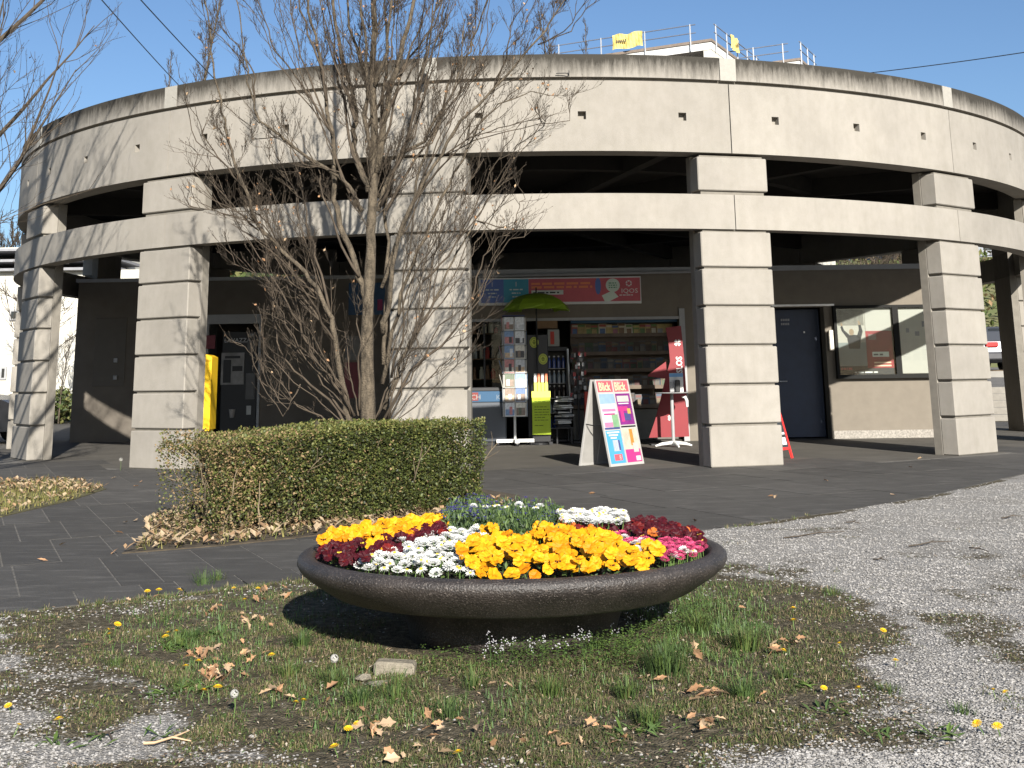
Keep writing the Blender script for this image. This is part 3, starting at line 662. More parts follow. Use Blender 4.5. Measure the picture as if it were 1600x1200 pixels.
part('base', MB().box((XS0,YK-.58,0),(XW-.04,YK-.08,.058)), M_black, frz, world=True)
lb = part('label_strip', MB().box((XS0-.02,YK-.63,kz(760,627)+.002),(XW-.02,YK-.05,kz(760,611))), mat('label_blue', (.02,.075,.15), .5, .05), frz, world=True)
part('label', MB().box((XS0-.015,YK-.634,kz(760,625)),(kx(749,618),YK-.6305,kz(760,612.5))), mat('freezer_red', (.18,.03,.025), .5, .05), lb, world=True)
text('CH', .12, front(kx(738,624)-kx(762), -.2865, kz(738,623.5)), frz, M_shaded_white)
text('K', .12, front(kx(776,624)-kx(762), -.2825, kz(776,623.5)), frz, mat('label_pale', (.18,.22,.26)))

# ---- magazine rack at the right of the shop
mr = thing('magazine_rack', 'wide dark magazine rack filling the right of the kiosk opening', 'magazine rack', (kx(985), YK+.3, 0))
XM0, XM1 = kx(893,520), kx(1060,520)
part('back_panel', MB().box((XM0,YK+.62,.05),(XM1,YK+.66,zsill-.03)), mat('rack_wood', (.13,.10,.075), .8, .2), mr, world=True)
part('header', MB().box((XM0,YK+.12,kz(980,503)),(XM1,YK+.60,kz(980,499.5))), mat('rack_header', (.03,.09,.16), .6, .05), mr, world=True)
part('base', MB().box((XM0,YK+.2,.03),(XM1,YK+.61,kz(980,640))), mat('rack_base', (.12,.115,.10), .8, .1), mr, world=True)
rr_ = random.Random(12); mcol = [mat('cover_%s' % n_, c, .5, .25, 14, orand=.2) for n_, c in (('gold',(.34,.26,.10)),('red',(.30,.08,.06)),('cream',(.42,.38,.28)),('green',(.12,.20,.07)),('grey',(.20,.20,.20)),('brown',(.18,.11,.06)),('blue',(.08,.13,.24)),('pink',(.34,.14,.17)))]
mdim = [mat('dim_cover_%d' % k, c, .6, .3, 14, orand=.3) for k, c in enumerate(((.10,.075,.04),(.09,.03,.025),(.10,.09,.07),(.04,.06,.03),(.06,.06,.06),(.06,.04,.025),(.03,.045,.07),(.09,.05,.055)))]  # darker covers for the lower rows, shade inside the shop painted in
rows_z = (523, 552, 579, 606, 636)
ORD = ['first','second','third','fourth','fifth','sixth','seventh','eighth','ninth','tenth','eleventh','twelfth','thirteenth','fourteenth','fifteenth','sixteenth','seventeenth','eighteenth']
for ri, yb in enumerate(rows_z):
    zq = kz(980, yb); yo = YK+.50-.09*ri
    part('shelf', MB().box((XM0,yo-.06,zq-.02),(XM1,yo+.08,zq)).box((XM0,yo-.06,zq+.0005),(XM1,yo-.055,zq+.045)), mat('rack_wood', (.13,.10,.075)), mr, world=True)
    x = XM0+.02; ci = 0
    while x < XM1-.1:
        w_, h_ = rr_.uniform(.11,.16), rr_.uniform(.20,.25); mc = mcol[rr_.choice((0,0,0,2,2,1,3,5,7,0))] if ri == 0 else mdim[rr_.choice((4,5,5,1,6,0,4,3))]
        mb = MB().box((0,0,0),(w_,.008,h_)); mb.mat(1).box((w_*.08,-.0012,h_*.74),(w_*.9,-.0004,h_*.93)).mat(2).box((w_*.15,-.0012,h_*.12),(w_*.8,-.0004,h_*.6))
        o = solo('magazine', mb, [mc, rr_.choice(mcol if ri == 0 else mdim), rr_.choice(mcol if ri == 0 else mdim)], '%s magazine from the left in the %s row of the kiosk rack' % (ORD[ci], ('top','second','third','fourth','lowest')[ri]), 'magazine', (x, yo, zq+.002), ('magazines in the top rack row','magazines in the second rack row','magazines in the third rack row','magazines in the fourth rack row','magazines in the lowest rack row')[ri])
        o.rotation_euler = (-.16, rr_.gauss(0,.015), 0); x += w_*rr_.uniform(.82,1.05); ci += 1
# ---- drinks fridge, posters above it, shop pole
fx0, fx1 = kx(853,600), kx(888,600); fz = kz(870,548)
fg = thing('drinks_fridge', 'glass fronted drinks fridge behind the yellow green leaflet box', 'fridge', ((fx0+fx1)/2, YK+.2, 0))
part('cabinet', MB().box((fx0,YK+.5,.05),(fx1,YK+.54,fz)).box((fx0,YK+.05,.05),(fx0+.03,YK+.5,fz)).box((fx1-.03,YK+.05,.05),(fx1,YK+.5,fz)).box((fx0,YK+.05,fz+.001),(fx1,YK+.54,fz+.07)).box((fx0,YK+.05,0),(fx1,YK+.54,.049)), M_dark, fg, world=True)
for k in range(5):
    zq = .25+k*(fz-.4)/4.6; part('shelf', MB().box((fx0+.032,YK+.1,zq-.012),(fx1-.032,YK+.48,zq)), M_grey, fg, world=True)
    for j in range(4):
        bm_ = (mat('bottle_blue', (.05,.09,.30), .2, .05), mat('bottle_clear', (.28,.34,.40), .15, .05), mat('bottle_dark', (.04,.03,.03), .2, .05))[(0,1,2,1,0)[4-k] if k < 5 else 0]
        mb = MB().lathe([(0,0),(.033,0),(.033,.13),(.014,.18),(.014,.20)], 10).mat(1).lathe([(.015,.196),(.015,.222),(0,.222)], 8)
        solo('drink_bottle', mb, [bm_, M_white], '%s bottle from the left on the %s shelf of the drinks fridge' % (ORD[j], ('lowest','second lowest','middle','second highest','top')[k]), 'bottle', (fx0+.075+j*(fx1-fx0-.15)/3, YK+.22, zq+.001), 'bottles on fridge shelf %s' % ('one','two','three','four','five')[k])
part('door_pole', MB().tube([(fx1+.03,YK-.02,kz(885,645)),(fx1+.0,YK-.02,kz(884,545))], .018, 8), M_steel, fg, world=True)
ps = solo('wall_poster', MB().box((kx(838,510),YK+.02,kz(850,513)),(kx(871,510),YK+.03,kz(850,491))), mat('poster_brown', (.20,.12,.06), .7, .2), 'brown poster hanging in the shop opening beneath the green umbrella', 'poster')
ps = solo('price_board', MB().box((kx(856,530),YK+.02,kz(860,541)),(kx(874,530),YK+.03,kz(860,515))).mat(1).box((kx(860,530),YK+.015,kz(860,538)),(kx(866,530),YK+.0195,kz(860,518))), [mat('board_grey', (.30,.30,.27), .7, .1), mat('label_red', (.50,.07,.05))], 'small grey board with red stripe above the drinks fridge', 'board')
# ---- hanging display with small packs left of the rack
hd = thing('hanging_display', 'tall dark display stand hung with small blister packs', 'display stand', (kx(905), YK-.05, 0))
part('post', MB().tube([(kx(903,600),YK-.05,0),(kx(903,600),YK-.05,kz(905,550))], .02, 6), M_dark, hd, world=True)
part('base', MB().cbox((kx(893),YK-.3,0),(kx(917),YK+.12,.04),.01), M_dark, hd, world=True)
hr_ = random.Random(6); mb = MB()
for k in range(70):
    x, z = kx(hr_.uniform(892,916),600), kz(900,hr_.uniform(552,632)); mb.k = hr_.choice((0,0,0,1,2)); w_ = hr_.uniform(.015,.03); yy = YK-hr_.uniform(.02,.16); mb.box((x-w_,yy,z-.04),(x+w_,yy+.012,z+.03))
part('blister_packs', mb, [M_dark, mat('pack_white', (.45,.45,.45), .4), mat('pack_red', (.35,.05,.05), .5)], hd, world=True, kind='stuff')
solo('red_bin', MB().cbox((kx(913,640),YK-.16,.03),(kx(922,640),YK+.0,kz(917,612)),.008), mat('label_red', (.50,.07,.05)), 'narrow dark red box beside the hanging pack display', 'box')
# ---- heap of newspapers
for k in range(16):
    z = kz(880, 640)+.10+k*.034 if False else .30+k*.032
    o = solo('folded_newspaper', MB().cbox((-.12,-.15,0),(.12,.15,.024),.005), [M_white if k % 3 else M_grey][0] if k % 4 else M_dark, '%s folded newspaper from the bottom of the stack' % ORD[k], 'newspaper', (kx(879,640)+hr_.uniform(-.03,.03), YK-.25, z), 'newspapers in the stack', rz=hr_.uniform(-.5,.5))
    o.rotation_euler.x = hr_.uniform(-.12,.12)
ns = thing('newspaper_stand', 'low black stand under the stack of newspapers', 'stand', (kx(879), YK-.25, 0))
part('tray', MB().box((-.15,-.2,.26),(.15,.2,.285)), M_black, ns)
for sx_ in (-.13,.13):
    for sy_ in (-.17,.17): part('leg', MB().box((sx_-.012,sy_-.012,0),(sx_+.012,sy_+.012,.259)), M_black, ns)

# ---- dark poster wall left of the pillar, vending machine, mailbox
solo('wall_poster', MB().box((lx_(545,460),YL-.02,lz_(570,492)),(lx_(612,460),YL-.002,lz_(570,442))).mat(1).box((lx_(590,460),YL-.024,lz_(590,485)),(lx_(598,460),YL-.0205,lz_(590,468))), [mat('poster_navy', (.02,.07,.15), .5, .1), mat('poster_magenta', (.25,.02,.10), .5)], 'dark blue poster high on the shaded wall behind the tree', 'poster')
solo('wall_poster', MB().box((lx_(538,592),YL-.02,lz_(550,622)),(lx_(562,592),YL-.002,lz_(550,566))).mat(1).box((lx_(540,550),YL-.02,lz_(550,563)),(lx_(562,550),YL-.002,lz_(550,525))), [mat('poster_maroon', (.16,.02,.03), .5, .1), mat('poster_grey', (.16,.15,.14), .5)], 'dark red and grey poster low on the wall behind the tree trunk', 'poster')
vm = thing('vending_machine', 'black coffee vending machine standing in the wall niche', 'vending machine', ((lx_(345)+lx_(402))/2, YL+.0, 0))
vx0, vx1 = lx_(343,600), lx_(401,600); vz = lz_(372,517)
part('cabinet', MB().cbox((vx0,YL+.08,.06),(vx1,YL+.85,vz),.02), M_black, vm, world=True)
part('base', MB().box((vx0+.03,YL+.1,0),(vx1-.03,YL+.8,.058)), M_dark, vm, world=True)
pv = part('picture_panel', MB().box((lx_(344,580),YL+.065,lz_(360,601)),(lx_(380,580),YL+.078,lz_(360,551))), mat('vm_picture', (.22,.21,.20), .4, .3, 5), vm, world=True)
part('keypad', MB().box((lx_(385,560),YL+.06,lz_(390,546)),(lx_(397,560),YL+.078,lz_(390,532))), mat('vm_keypad', (.07,.07,.07), .4), vm, world=True)
part('picture_print', MB().box((lx_(348,570),YL+.062,lz_(360,598)),(lx_(360,570),YL+.0645,lz_(360,562))).box((lx_(362,570),YL+.062,lz_(360,580)),(lx_(378,570),YL+.0645,lz_(360,572))).box((lx_(350,570),YL+.062,lz_(360,560)),(lx_(374,570),YL+.0645,lz_(360,556))), M_black, vm, world=True)
part('display', MB().box((lx_(388,522),YL+.06,lz_(390,526)),(lx_(396,522),YL+.078,lz_(390,521))), mat('vm_display', (.16,.16,.16), .3), vm, world=True)
part('slot', MB().box((lx_(383,600),YL+.06,lz_(390,624)),(lx_(397,600),YL+.078,lz_(390,583))), mat('vm_slot', (.05,.05,.055), .3), vm, world=True)
part('label', MB().box((lx_(384,640),YL+.06,lz_(390,648)),(lx_(391,640),YL+.078,lz_(390,634))), mat('vm_label', (.4,.4,.38), .5), vm, world=True)
part('cup_picture', MB().lathe([(0,0),(.045,0),(.07,.17),(0,.17)], 12, (lx_(361,650),YL+.09,lz_(361,653))), mat('vm_cup', (.30,.28,.26), .5), vm, world=True)
text('LAVAZZA', .125, front(lx_(349,534)-vm.location.x, .076, lz_(349,535)), vm, mat('vm_letter', (.55,.55,.55), .5), sx=1.0)
gpan = solo('wall_picture', MB().box((lx_(322,535),YL-.04,lz_(330,545)),(lx_(337,535),YL-.022,lz_(330,524))), mat('poster_maroon', (.16,.02,.03)), 'small dark red picture on the niche frame beside the vending machine', 'picture')
mbx = thing('mailbox', 'yellow mailbox mounted behind the second pillar from the left', 'mailbox', (0,0,0))
pa, pb = W(309,612,17.7), W(331.5,612,17.7); ztop, zbot = W(322,556,17.7).z, W(322,671,17.7).z
mbx.location = LOC[mbx.name] = Vector(((pa.x+pb.x)/2, 17.7, 0))
bw = pb.x-pa.x+.22; x1_ = pb.x
mb = MB(); prof = [(x1_-bw,zbot+.04),(x1_,zbot),(x1_,ztop-.02),(x1_-.06,ztop+.012),(x1_-bw*.5,ztop+.035),(x1_-bw,ztop+.03)]
vs_ = [(x,17.62,z) for x,z in prof]+[(x,17.98,z) for x,z in prof]; n = len(prof)
mb.add(vs_, [tuple(range(n))[::1], tuple(range(2*n-1,n-1,-1))]+[((i+1)%n,i,n+i,n+(i+1)%n) for i in range(n)])
bd = part('body', mb, M_yel, mbx, world=True)
part('rim', MB().box((x1_-bw,17.606,ztop-.075),(x1_-.01,17.619,ztop-.055)), mat('post_yellow_dark', (.62,.36,.015), .4), mbx, world=True)
part('lip', MB().box((x1_-.07,17.64,zbot-.02),(x1_-.01,17.9,zbot-.002)), M_yel, mbx, world=True)
part('post', MB().tube([(x1_-bw*.6,17.8,0),(x1_-bw*.6,17.8,zbot+.05)], .04, 8), M_grey, mbx, world=True)

# ---- poster case on the right wall
pc = thing('poster_case', 'wide black glazed poster case on the sunlit kiosk wall', 'display case', (kx(1380), YK, kz(1380,535)))
cx0, cx1, cz0, cz1 = kx(1303,535), kx(1462,535), kz(1380,591), kz(1380,477)
mid0, mid1 = kx(1395,535), kx(1404,535); t_ = .07
M_fr = mat('case_frame', (.012,.012,.011), .65, .05, spec=.15)
part('frame', MB().box((cx0,YK-.11,cz0),(cx1,YK-.002,cz0+t_)).box((cx0,YK-.11,cz1-.05),(cx1,YK-.002,cz1)).box((cx0,YK-.11,cz0+t_),(cx0+.05,YK-.002,cz1-.05)).box((mid0,YK-.11,cz0+t_),(mid1,YK-.002,cz1-.05)).box((cx1-.03,YK-.11,cz0+t_),(cx1,YK-.002,cz1-.05)), M_fr, pc, world=True)
part('backing', MB().box((cx0+.05,YK-.03,cz0+t_),(mid0,YK-.003,cz1-.05)).box((mid1,YK-.03,cz0+t_),(cx1-.03,YK-.003,cz1-.05)), M_fr, pc, world=True)
part('caption_bar', MB().box((cx0+.05,YK-.036,cz0+t_+.0),(mid0,YK-.0305,cz0+t_+.15)), M_black, pc, world=True)
lines(pc, kx(1314,580), kx(1332,580), cz0+t_+.085, .04, YK-.0365, mat('caption_red', (.30,.05,.05), .5), 5, 71)
lines(pc, kx(1335,583), kx(1372,583), cz0+t_+.03, .022, YK-.0365, M_white, 5, 72)
yp_ = YK-.036
po = thing('poster', 'poster of a man seen from behind with both arms raised', 'poster', (kx(1337), YK-.03, kz(1337,530)))
q0, q1, r0, r1 = kx(1308,530), kx(1352,530), cz0+t_+.153, cz1-.06
part('sheet', MB().box((q0,yp_,r0),(q1,YK-.0305,r1)), mat('poster_paper', (.34,.32,.28), .6, .05), po, world=True)
part('print', MB().box((q0,yp_-.0012,r0),(q1,yp_-.0002,r0+.42)), mat('poster_floor', (.17,.19,.185), .6, .05), po, world=True)
def curve_poly(pts): return [(kx(x,y), yp_-.0024, kz(x,y)) for x, y in pts]
mb = MB(); mb.face(curve_poly([(1326,545),(1323,530),(1327,524),(1333,523),(1339,524),(1344,530),(1343,545)][::-1]))
mb.face(curve_poly([(1323,529),(1314,517),(1312,511),(1315,509),(1318,516),(1328,525)])); mb.face(curve_poly([(1338,525),(1341,516),(1340,508),(1344,508),(1347,518),(1344,531)]))
part('figure', mb, mat('print_black', (.008,.008,.012), .6), po, world=True)
mb = MB(); mb.face([(kx(1329.5,519)+.045*math.cos(k*.5236), yp_-.003, kz(1329.5,519)+.06*math.sin(k*.5236)) for k in range(12)]); mb.face(curve_poly([(1313,510),(1312,505),(1314,504),(1316,509)])); mb.face(curve_poly([(1340.5,508),(1339,502),(1341,501),(1344,507)]))
part('figure_skin', mb, mat('print_skin', (.22,.155,.10), .6), po, world=True)
part('print', MB().box((q0+.02,yp_-.0012,r1-.30),(q1-.02,yp_-.0002,r1-.01)), mat('print_shade', (.16,.15,.13), .6, .3, 12), po, world=True)
pw = thing('poster', 'plain white sheet above a red brochure page in the poster case', 'poster', (kx(1372), YK-.03, kz(1372,530)))
part('sheet', MB().box((kx(1352.5,530),yp_,r0),(mid0-.02,YK-.0305,r1)), mat('poster_white', (.36,.345,.31), .6, .03), pw, world=True)
rp = thing('red_poster', 'dark red poster with pale caption bands pinned over the white sheet', 'poster', (kx(1375), YK-.04, kz(1375,550)))
e0, e1, e2, e3 = kx(1353,545), kx(1395,545), kz(1375,575), kz(1375,517)
part('sheet', MB().box((e0,yp_-.006,e2),(e1-.01,yp_-.0008,e3)), mat('poster_red', (.22,.012,.016), .5, .25, 4), rp, world=True)
part('print', MB().box((e0+.10,yp_-.0075,e2+.20),(e1-.09,yp_-.0062,e2+.29)), mat('sign_print', (.62,.66,.60)), rp, world=True); lines(rp, e0+.12, e1-.2, e2+.225, .03, yp_-.0078, M_dark, 2, 81)
for k in range(2): part('print', MB().box((e0+.12,yp_-.0075,e2+.03+.055*k),(e1-.06,yp_-.0062,e2+.055+.055*k)), mat('poster_peach', (.75,.50,.35), .5), rp, world=True)
part('print', MB().box((e0+.05,yp_-.0075,e3-.16),(e0+.19,yp_-.0062,e3-.06)), mat('poster_dusk', (.22,.16,.15), .6, .3, 30), rp, world=True)
nb = thing('notice_sheet', 'white notice sheet with thin printed columns beside the pillar', 'poster', (kx(1430), YK-.03, kz(1430,530)))
part('sheet', MB().box((mid1+.01,yp_,cz0+t_+.01),(cx1-.04,YK-.0305,cz1-.06)), mat('poster_white', (.36,.345,.31)), nb, world=True)
M_line = mat('print_grey', (.25,.25,.25), .6, .05)
for j in range(3):
    for k in range(13):
        lines(nb, mid1+.06+j*.17, mid1+.06+j*.17+.13, cz0+t_+.25+k*.03, .007, yp_-.0004, M_line, 4, 300+j*20+k)
part('print', MB().box((mid1+.30,yp_-.0014,cz1-.56),(mid1+.38,yp_-.0002,cz1-.48)).box((mid1+.14,yp_-.0014,cz1-.50),(mid1+.20,yp_-.0002,cz1-.42)).box((mid1+.44,yp_-.0014,cz1-.40),(mid1+.60,yp_-.0002,cz1-.30)), mat('print_slate', (.12,.13,.17), .6), nb, world=True)
part('pane', MB().box((cx0+.05,YK-.085,cz0+t_),(mid0,YK-.081,cz1-.05)).box((mid1,YK-.085,cz0+t_),(cx1-.03,YK-.081,cz1-.05)), thin_glass('clear_glass'), pc, world=True)
bx_ = thing('wall_dispenser', 'small white upright plate on the wall left of the poster case', 'wall box', (kx(1297), YK, kz(1297,532)))
part('plate', MB().cbox((kx(1293.5,530),YK-.10,kz(1297,548)),(kx(1300.5,530),YK-.03,kz(1297,516)),.01), mat('dispenser_white', (.70,.66,.56), .5), bx_, world=True)
part('bracket', MB().box((kx(1293,530),YK-.03,kz(1297,540)),(kx(1301,530),YK-.001,kz(1297,520))), M_dark, bx_, world=True)

# ------------------------------------------------------------------ things standing in front of the shop
# postcard rack
Yp = 21.75; cxp = W(805,690,Yp).x; hz = lambda y, Y=Yp, x=805: W(x, y, Y).z
pk = thing('postcard_rack', 'white revolving postcard rack on a cross foot before the shop', 'postcard rack', (cxp, Yp, 0))
part('column', MB().tube([(0,0,.08),(0,0,hz(497))], .022, 8), M_white, pk)
mb = MB()
for a in (.12, 1.69): 
    d = Vector((math.cos(a), math.sin(a), 0)); M = Matrix.Rotation(a, 4, 'Z'); mb.box((-.33,-.035,.05),(.33,.035,.105) if a < 1 else (.33,.035,.1035), M)
part('cross_foot', mb, M_white, pk)
for k in range(4):
    a = .12+k*math.pi/2; part('castor', MB().lathe([(0,0),(.03,0),(.035,.025),(.03,.049),(0,.049)], 10, (.30*math.cos(a), .30*math.sin(a), 0)), M_black, pk)
zA, zB = hz(650), hz(495); pitch = (zB-zA)/7; cwd, chh = .165, pitch*.93
mb = MB()
for k in range(4):
    a = k*math.pi/2+.05; M = Matrix.Rotation(a, 4, 'Z')
    for i in range(7):
        z = zA+i*pitch
        for sx_ in (-.185, .0, .185): mb.box((sx_-.004,-.205,z),(sx_+.004,-.198,z+pitch*.9), M)
        mb.box((-.185,-.215,z-.006),(.185,-.195,z), M)
part('wire_frame', mb, M_white, pk)
part('cap', MB().box((-.2,-.2,zB+.003),(.2,.2,zB+.02)), mat('rack_cap', (.04,.05,.12), .5), pk)
pcols = {'sky':(.22,.34,.55),'cloud':(.62,.64,.66),'rose':(.58,.24,.24),'moss':(.12,.15,.10),'snow':(.74,.76,.78),'rock':(.24,.18,.14),'lake':(.12,.18,.32),'sun':(.62,.46,.30),'ink':(.05,.05,.06),'paper':(.76,.73,.64)}
PM = {k: mat('card_'+k, v, .4, .25, 22) for k, v in pcols.items()}
layouts = [('cloud','rock'),('snow','cloud'),('sky','rose'),('snow','ink'),('sky','sun'),('paper','ink'),('rose','paper'),('cloud','sun'),('moss','rock'),('sky','snow'),('rock','sun'),('lake','rock'),('snow','sky'),('paper','rock')]
a = .05; crd = random.Random(4)
def card(M, la, nm_, grp=None):
    mb = MB(); mb.box((-cwd/2,0,0),(cwd/2,.004,chh)); mb.mat(1).box((-cwd*.46,-.0012,chh*.06),(cwd*.46,-.0002,chh*crd.uniform(.4,.62))); mb.mat(2)
    x = crd.uniform(-.3,.1)*cwd; mb.box((x,-.0024,chh*.12),(x+cwd*.3,-.0014,chh*crd.uniform(.5,.8)))
    o = solo('postcard', mb, [PM[la[0]], PM[la[1]], PM[crd.choice(list(pcols))]], nm_, 'postcard', (0,0,0), 'postcards in the rack'); o.matrix_world = Matrix.Translation((cxp,Yp,0)) @ M; return o
names_c = ['topmost','second','third','fourth','fifth','sixth','lowest']
for i in range(7):
    for j in range(2):
        M = Matrix.Rotation(a, 4, 'Z') @ Matrix.Translation((-.094+.188*j, -.211, zA+(6-i)*pitch+.002)) @ Matrix.Rotation(-.03, 4, 'X')
        card(M, layouts[i*2+j], '%s postcard in the %s column facing the front of the rack' % (names_c[i], ('left','right')[j]))
for k in (1, 3):
    for i in range(7):
        for j in range(2):
            M = Matrix.Rotation(a+k*math.pi/2, 4, 'Z') @ Matrix.Translation((-.094+.188*j, -.213, zA+(6-i)*pitch+.002)) @ Matrix.Rotation((.25 if (k == 3 and i in (2,3,4)) else .03), 4, 'X')
            card(M, layouts[crd.randrange(14)], '%s postcard on the %s side of the revolving rack' % (names_c[i], 'left' if k == 3 else 'right'), None)

# green umbrella over the rack, on a pole of its own
Yu = 21.9; ub = W(838,480,Yu); um = thing('green_umbrella', 'open lime green umbrella on a black pole beside the postcard rack', 'umbrella', (ub.x, Yu, 0))
zr, zt_ = W(838,486,Yu).z, W(838,458,Yu).z; rU = (W(893,486,Yu).x-W(784,486,Yu).x)/2
M_umb = mat('umbrella_green', (.22,.34,.02), .6, .08, 4)
mb = MB(); ns = 8; nr = 5
def upt(i, k, f=0):
    a = 2*math.pi*i/ns+.25; t = k/nr; r = rU*math.sin(t*1.35)/math.sin(1.35); z = zt_-(zt_-zr)*(1-math.cos(t*1.35))/(1-math.cos(1.35)); return Vector((r*math.cos(a), r*math.sin(a), z+f))
for i in range(ns):
    for k in range(nr):
        p0, p1, p2, p3 = upt(i,k), upt(i+1,k), upt(i+1,k+1), upt(i,k+1)
        if k == nr-1:
            mid = (p2+p3)/2*1.0; mid.x *= .94; mid.y *= .94; mid.z = p2.z+.02; mb.face([p0,p3,mid,p2,p1])
        elif k == 0: mb.face([p0,p3,p2])
        else: mb.face([p0,p3,p2,p1])
part('canopy', mb, M_umb, um)
for i in range(ns): part('rib', MB().tube([upt(i,1,-.008), upt(i,3,-.008), upt(i,5,-.005)], .004, 4), M_steel, um)
part('pole', MB().tube([(0,0,0),(0,0,zt_+.10)], .014, 8), M_black, um)
part('foot', MB().lathe([(0,0),(.2,0),(.2,.03),(.05,.06),(.02,.07)], 20), M_black, um)
for k in range(3): part('print', MB().box((.03,-.47-.02*k,zr+.075-.035*k),(.20,-.462-.02*k,zr+.092-.035*k), Matrix.Rotation(.0,4,'Z')), mat('print_olive', (.10,.15,.02)), um)
# dark display column with two round stickers
Yc = 21.95; cl = W(826,600,Yc).x; cr_ = W(856,600,Yc).x; cc = (cl+cr_)/2; ct = W(840,522,Yc).z
dc = thing('display_column', 'black display column with two round lime stickers under the umbrella', 'display', (cc+.0, Yc+.32, 0))
hw = (cr_-cl)/2+.02
part('body', MB().cbox((-hw,-.18,.10),(hw,.15,ct),.012), mat('column_black', (.014,.015,.020), .4, .1), dc)
part('base', MB().cbox((-hw-.06,-.25,.055),(hw+.06,.2,.099),.01), M_black, dc)
for sx_ in (-1,1):
    for sy_ in (-.2,.15): part('castor', MB().lathe([(0,0),(.022,0),(.027,.025),(.022,.0545),(0,.0545)], 10, (sx_*hw,sy_,0)), M_steel, dc)
for (x, y) in ((834.5,535),(848.5,561)):
    q = W(x,y,Yc+.14); mb = MB(); qx, qz = q.x-cc, q.z; mb.face([(qx+.080*math.cos(t*.2618), -.1815, qz+.095*math.sin(t*.2618)) for t in range(24)])
    st_ = part('sticker', mb, mat('sticker_lime', (.50,.55,.08), .5, .05), dc)
    mb = MB(); 
    for rr0, rr1 in ((.058,.064),):
        for t in range(24): 
            a0, a1 = t*.2618, (t+1)*.2618; mb.face([(qx+rr0*math.cos(a0),-.1825,qz+1.18*rr0*math.sin(a0)),(qx+rr1*math.cos(a0),-.1825,qz+1.18*rr1*math.sin(a0)),(qx+rr1*math.cos(a1),-.1825,qz+1.18*rr1*math.sin(a1)),(qx+rr0*math.cos(a1),-.1825,qz+1.18*rr0*math.sin(a1))])
    mb.box((qx-.03,-.183,qz-.005),(qx+.03,-.1822,qz+.012)).box((qx-.02,-.183,qz-.03),(qx+.02,-.1822,qz-.015)).box((qx-.018,-.183,qz+.022),(qx+.018,-.1822,qz+.036))
    part('print', mb, mat('print_olive', (.10,.15,.02)), st_)
# yellow green leaflet box with tall sticks
Yl = 21.75; l0, l1 = W(831.5,640,Yl).x, W(860,640,Yl).x; lb_, lt_ = W(845,679,Yl).z, W(845,613,Yl).z; lc = (l0+l1)/2
lx = thing('leaflet_box', 'lime green printed box holding four red tipped paper sticks', 'box', (lc, Yl, 0)); hw = (l1-l0)/2
M_lime = mat('box_lime', (.42,.55,.03), .6, .04)
part('front_panel', MB().box((-hw,-.02,lb_),(hw,.0,lt_)), M_lime, lx)
part('sunlit_top', MB().box((-hw-.005,-.026,lt_-.09),(hw+.005,-.0205,lt_+.02)), mat('box_sunlit_yellow', (.72,.72,.12), .6, .04), lx)  # brighter yellow paints the sunlit band onto the top of the box
part('body', MB().box((-hw,.001,lb_),(hw,.16,lt_-.02)), mat('box_green', (.20,.28,.02), .6), lx)
part('back_panel', MB().box((-hw*.78,.04,lt_-.02),(hw*.78,.06,W(845,599,Yl).z)), mat('box_sunlit_yellow', (.72,.72,.12)), lx)
for k in range(4):
    x = -hw*.6+k*hw*.4; stick = part('paper_stick', MB().box((x-.022,.0,lt_-.05),(x+.022,.035,W(845,597,Yl).z)), mat('box_sunlit_yellow', (.72,.72,.12)), lx)
    part('tip', MB().box((x-.022,.0,W(845,597,Yl).z+.0005),(x+.022,.035,W(845,583.5,Yl).z)), (M_white, mat('tip_red', (.75,.22,.10), .5))[k % 2 if k < 3 else 1], stick)
r = random.Random(3); mb = MB()
for k, n_ in enumerate((2,3,0,4,4,4,4,3,4,0,2)):
    x = -hw*.75; z = lt_-.12-k*.045
    for j in range(n_): w_ = r.uniform(.03,.08); mb.box((x,-.0215,z),(min(x+w_,hw*.85),-.0202,z+.012)); x += w_+.012
part('print', mb, mat('print_olive', (.10,.15,.02)), lx)
part('stand', MB().cbox((-hw,.03,.05),(hw,.15,lb_-.002),.005), M_black, lx)
for sx_ in (-hw,hw): part('foot', MB().box((sx_-.03,.0,0),(sx_+.03,.18,.049)), M_black, lx)

# newspaper A board
M_bd = mat('board_white', (.36,.35,.33), .6, .04)
A0 = G(936,728); ab = thing('newspaper_board', 'double newspaper A board with pink blue and purple placards by the pillar', 'A board', (1.25, 16.495, 0), R_(49))
def boardM(front_): return Matrix.Rotation(R_(-11.5 if front_ else 11.5), 4, 'X')
Wb, Hb = .37, 1.12
for f_ in (1, 0):
    yo = -.25 if f_ else .25; M = Matrix.Translation((0, yo, 0)) @ boardM(f_)
    mb = MB()
    for x0_, x1_ in ((-Wb,-Wb+.022),(-.011,.011),(Wb-.022,Wb)): mb.box((x0_,-.012,.0),(x1_,.012,Hb), M)
    for z0_, z1_ in ((0,.03),(Hb-.015,Hb)): 
        for xa_, xb_ in ((-Wb+.022,-.011),(.011,Wb-.022)): mb.box((xa_,-.011,z0_),(xb_,.011,z1_), M)
    fp = part('frame' if f_ else 'rear_frame', mb, M_bd, ab)
    part('board', MB().box((-Wb+.022,-.004,.03),(Wb-.022,.006,Hb-.015), M), M_bd if f_ else mat('board_back', (.30,.29,.27), .7, .1), fp)
    if f_: MF = M; FP = fp
part('strap', MB().tube([(-Wb+.01,-.14,.53),(-.35,.0,.51),(-Wb+.01,.14,.53)], .008, 5), M_black, ab); part('strap', MB().tube([(Wb-.01,-.14,.53),(Wb-.01,.14,.53)], .008, 5), M_black, ab)
def pl(x0_, x1_, z0_, z1_, m, lay=0, nm_='placard'): return part(nm_, MB().box((x0_,-.0058-.0012*lay,z0_),(x1_,-.0044-.0012*lay,z1_), MF), m, FP)
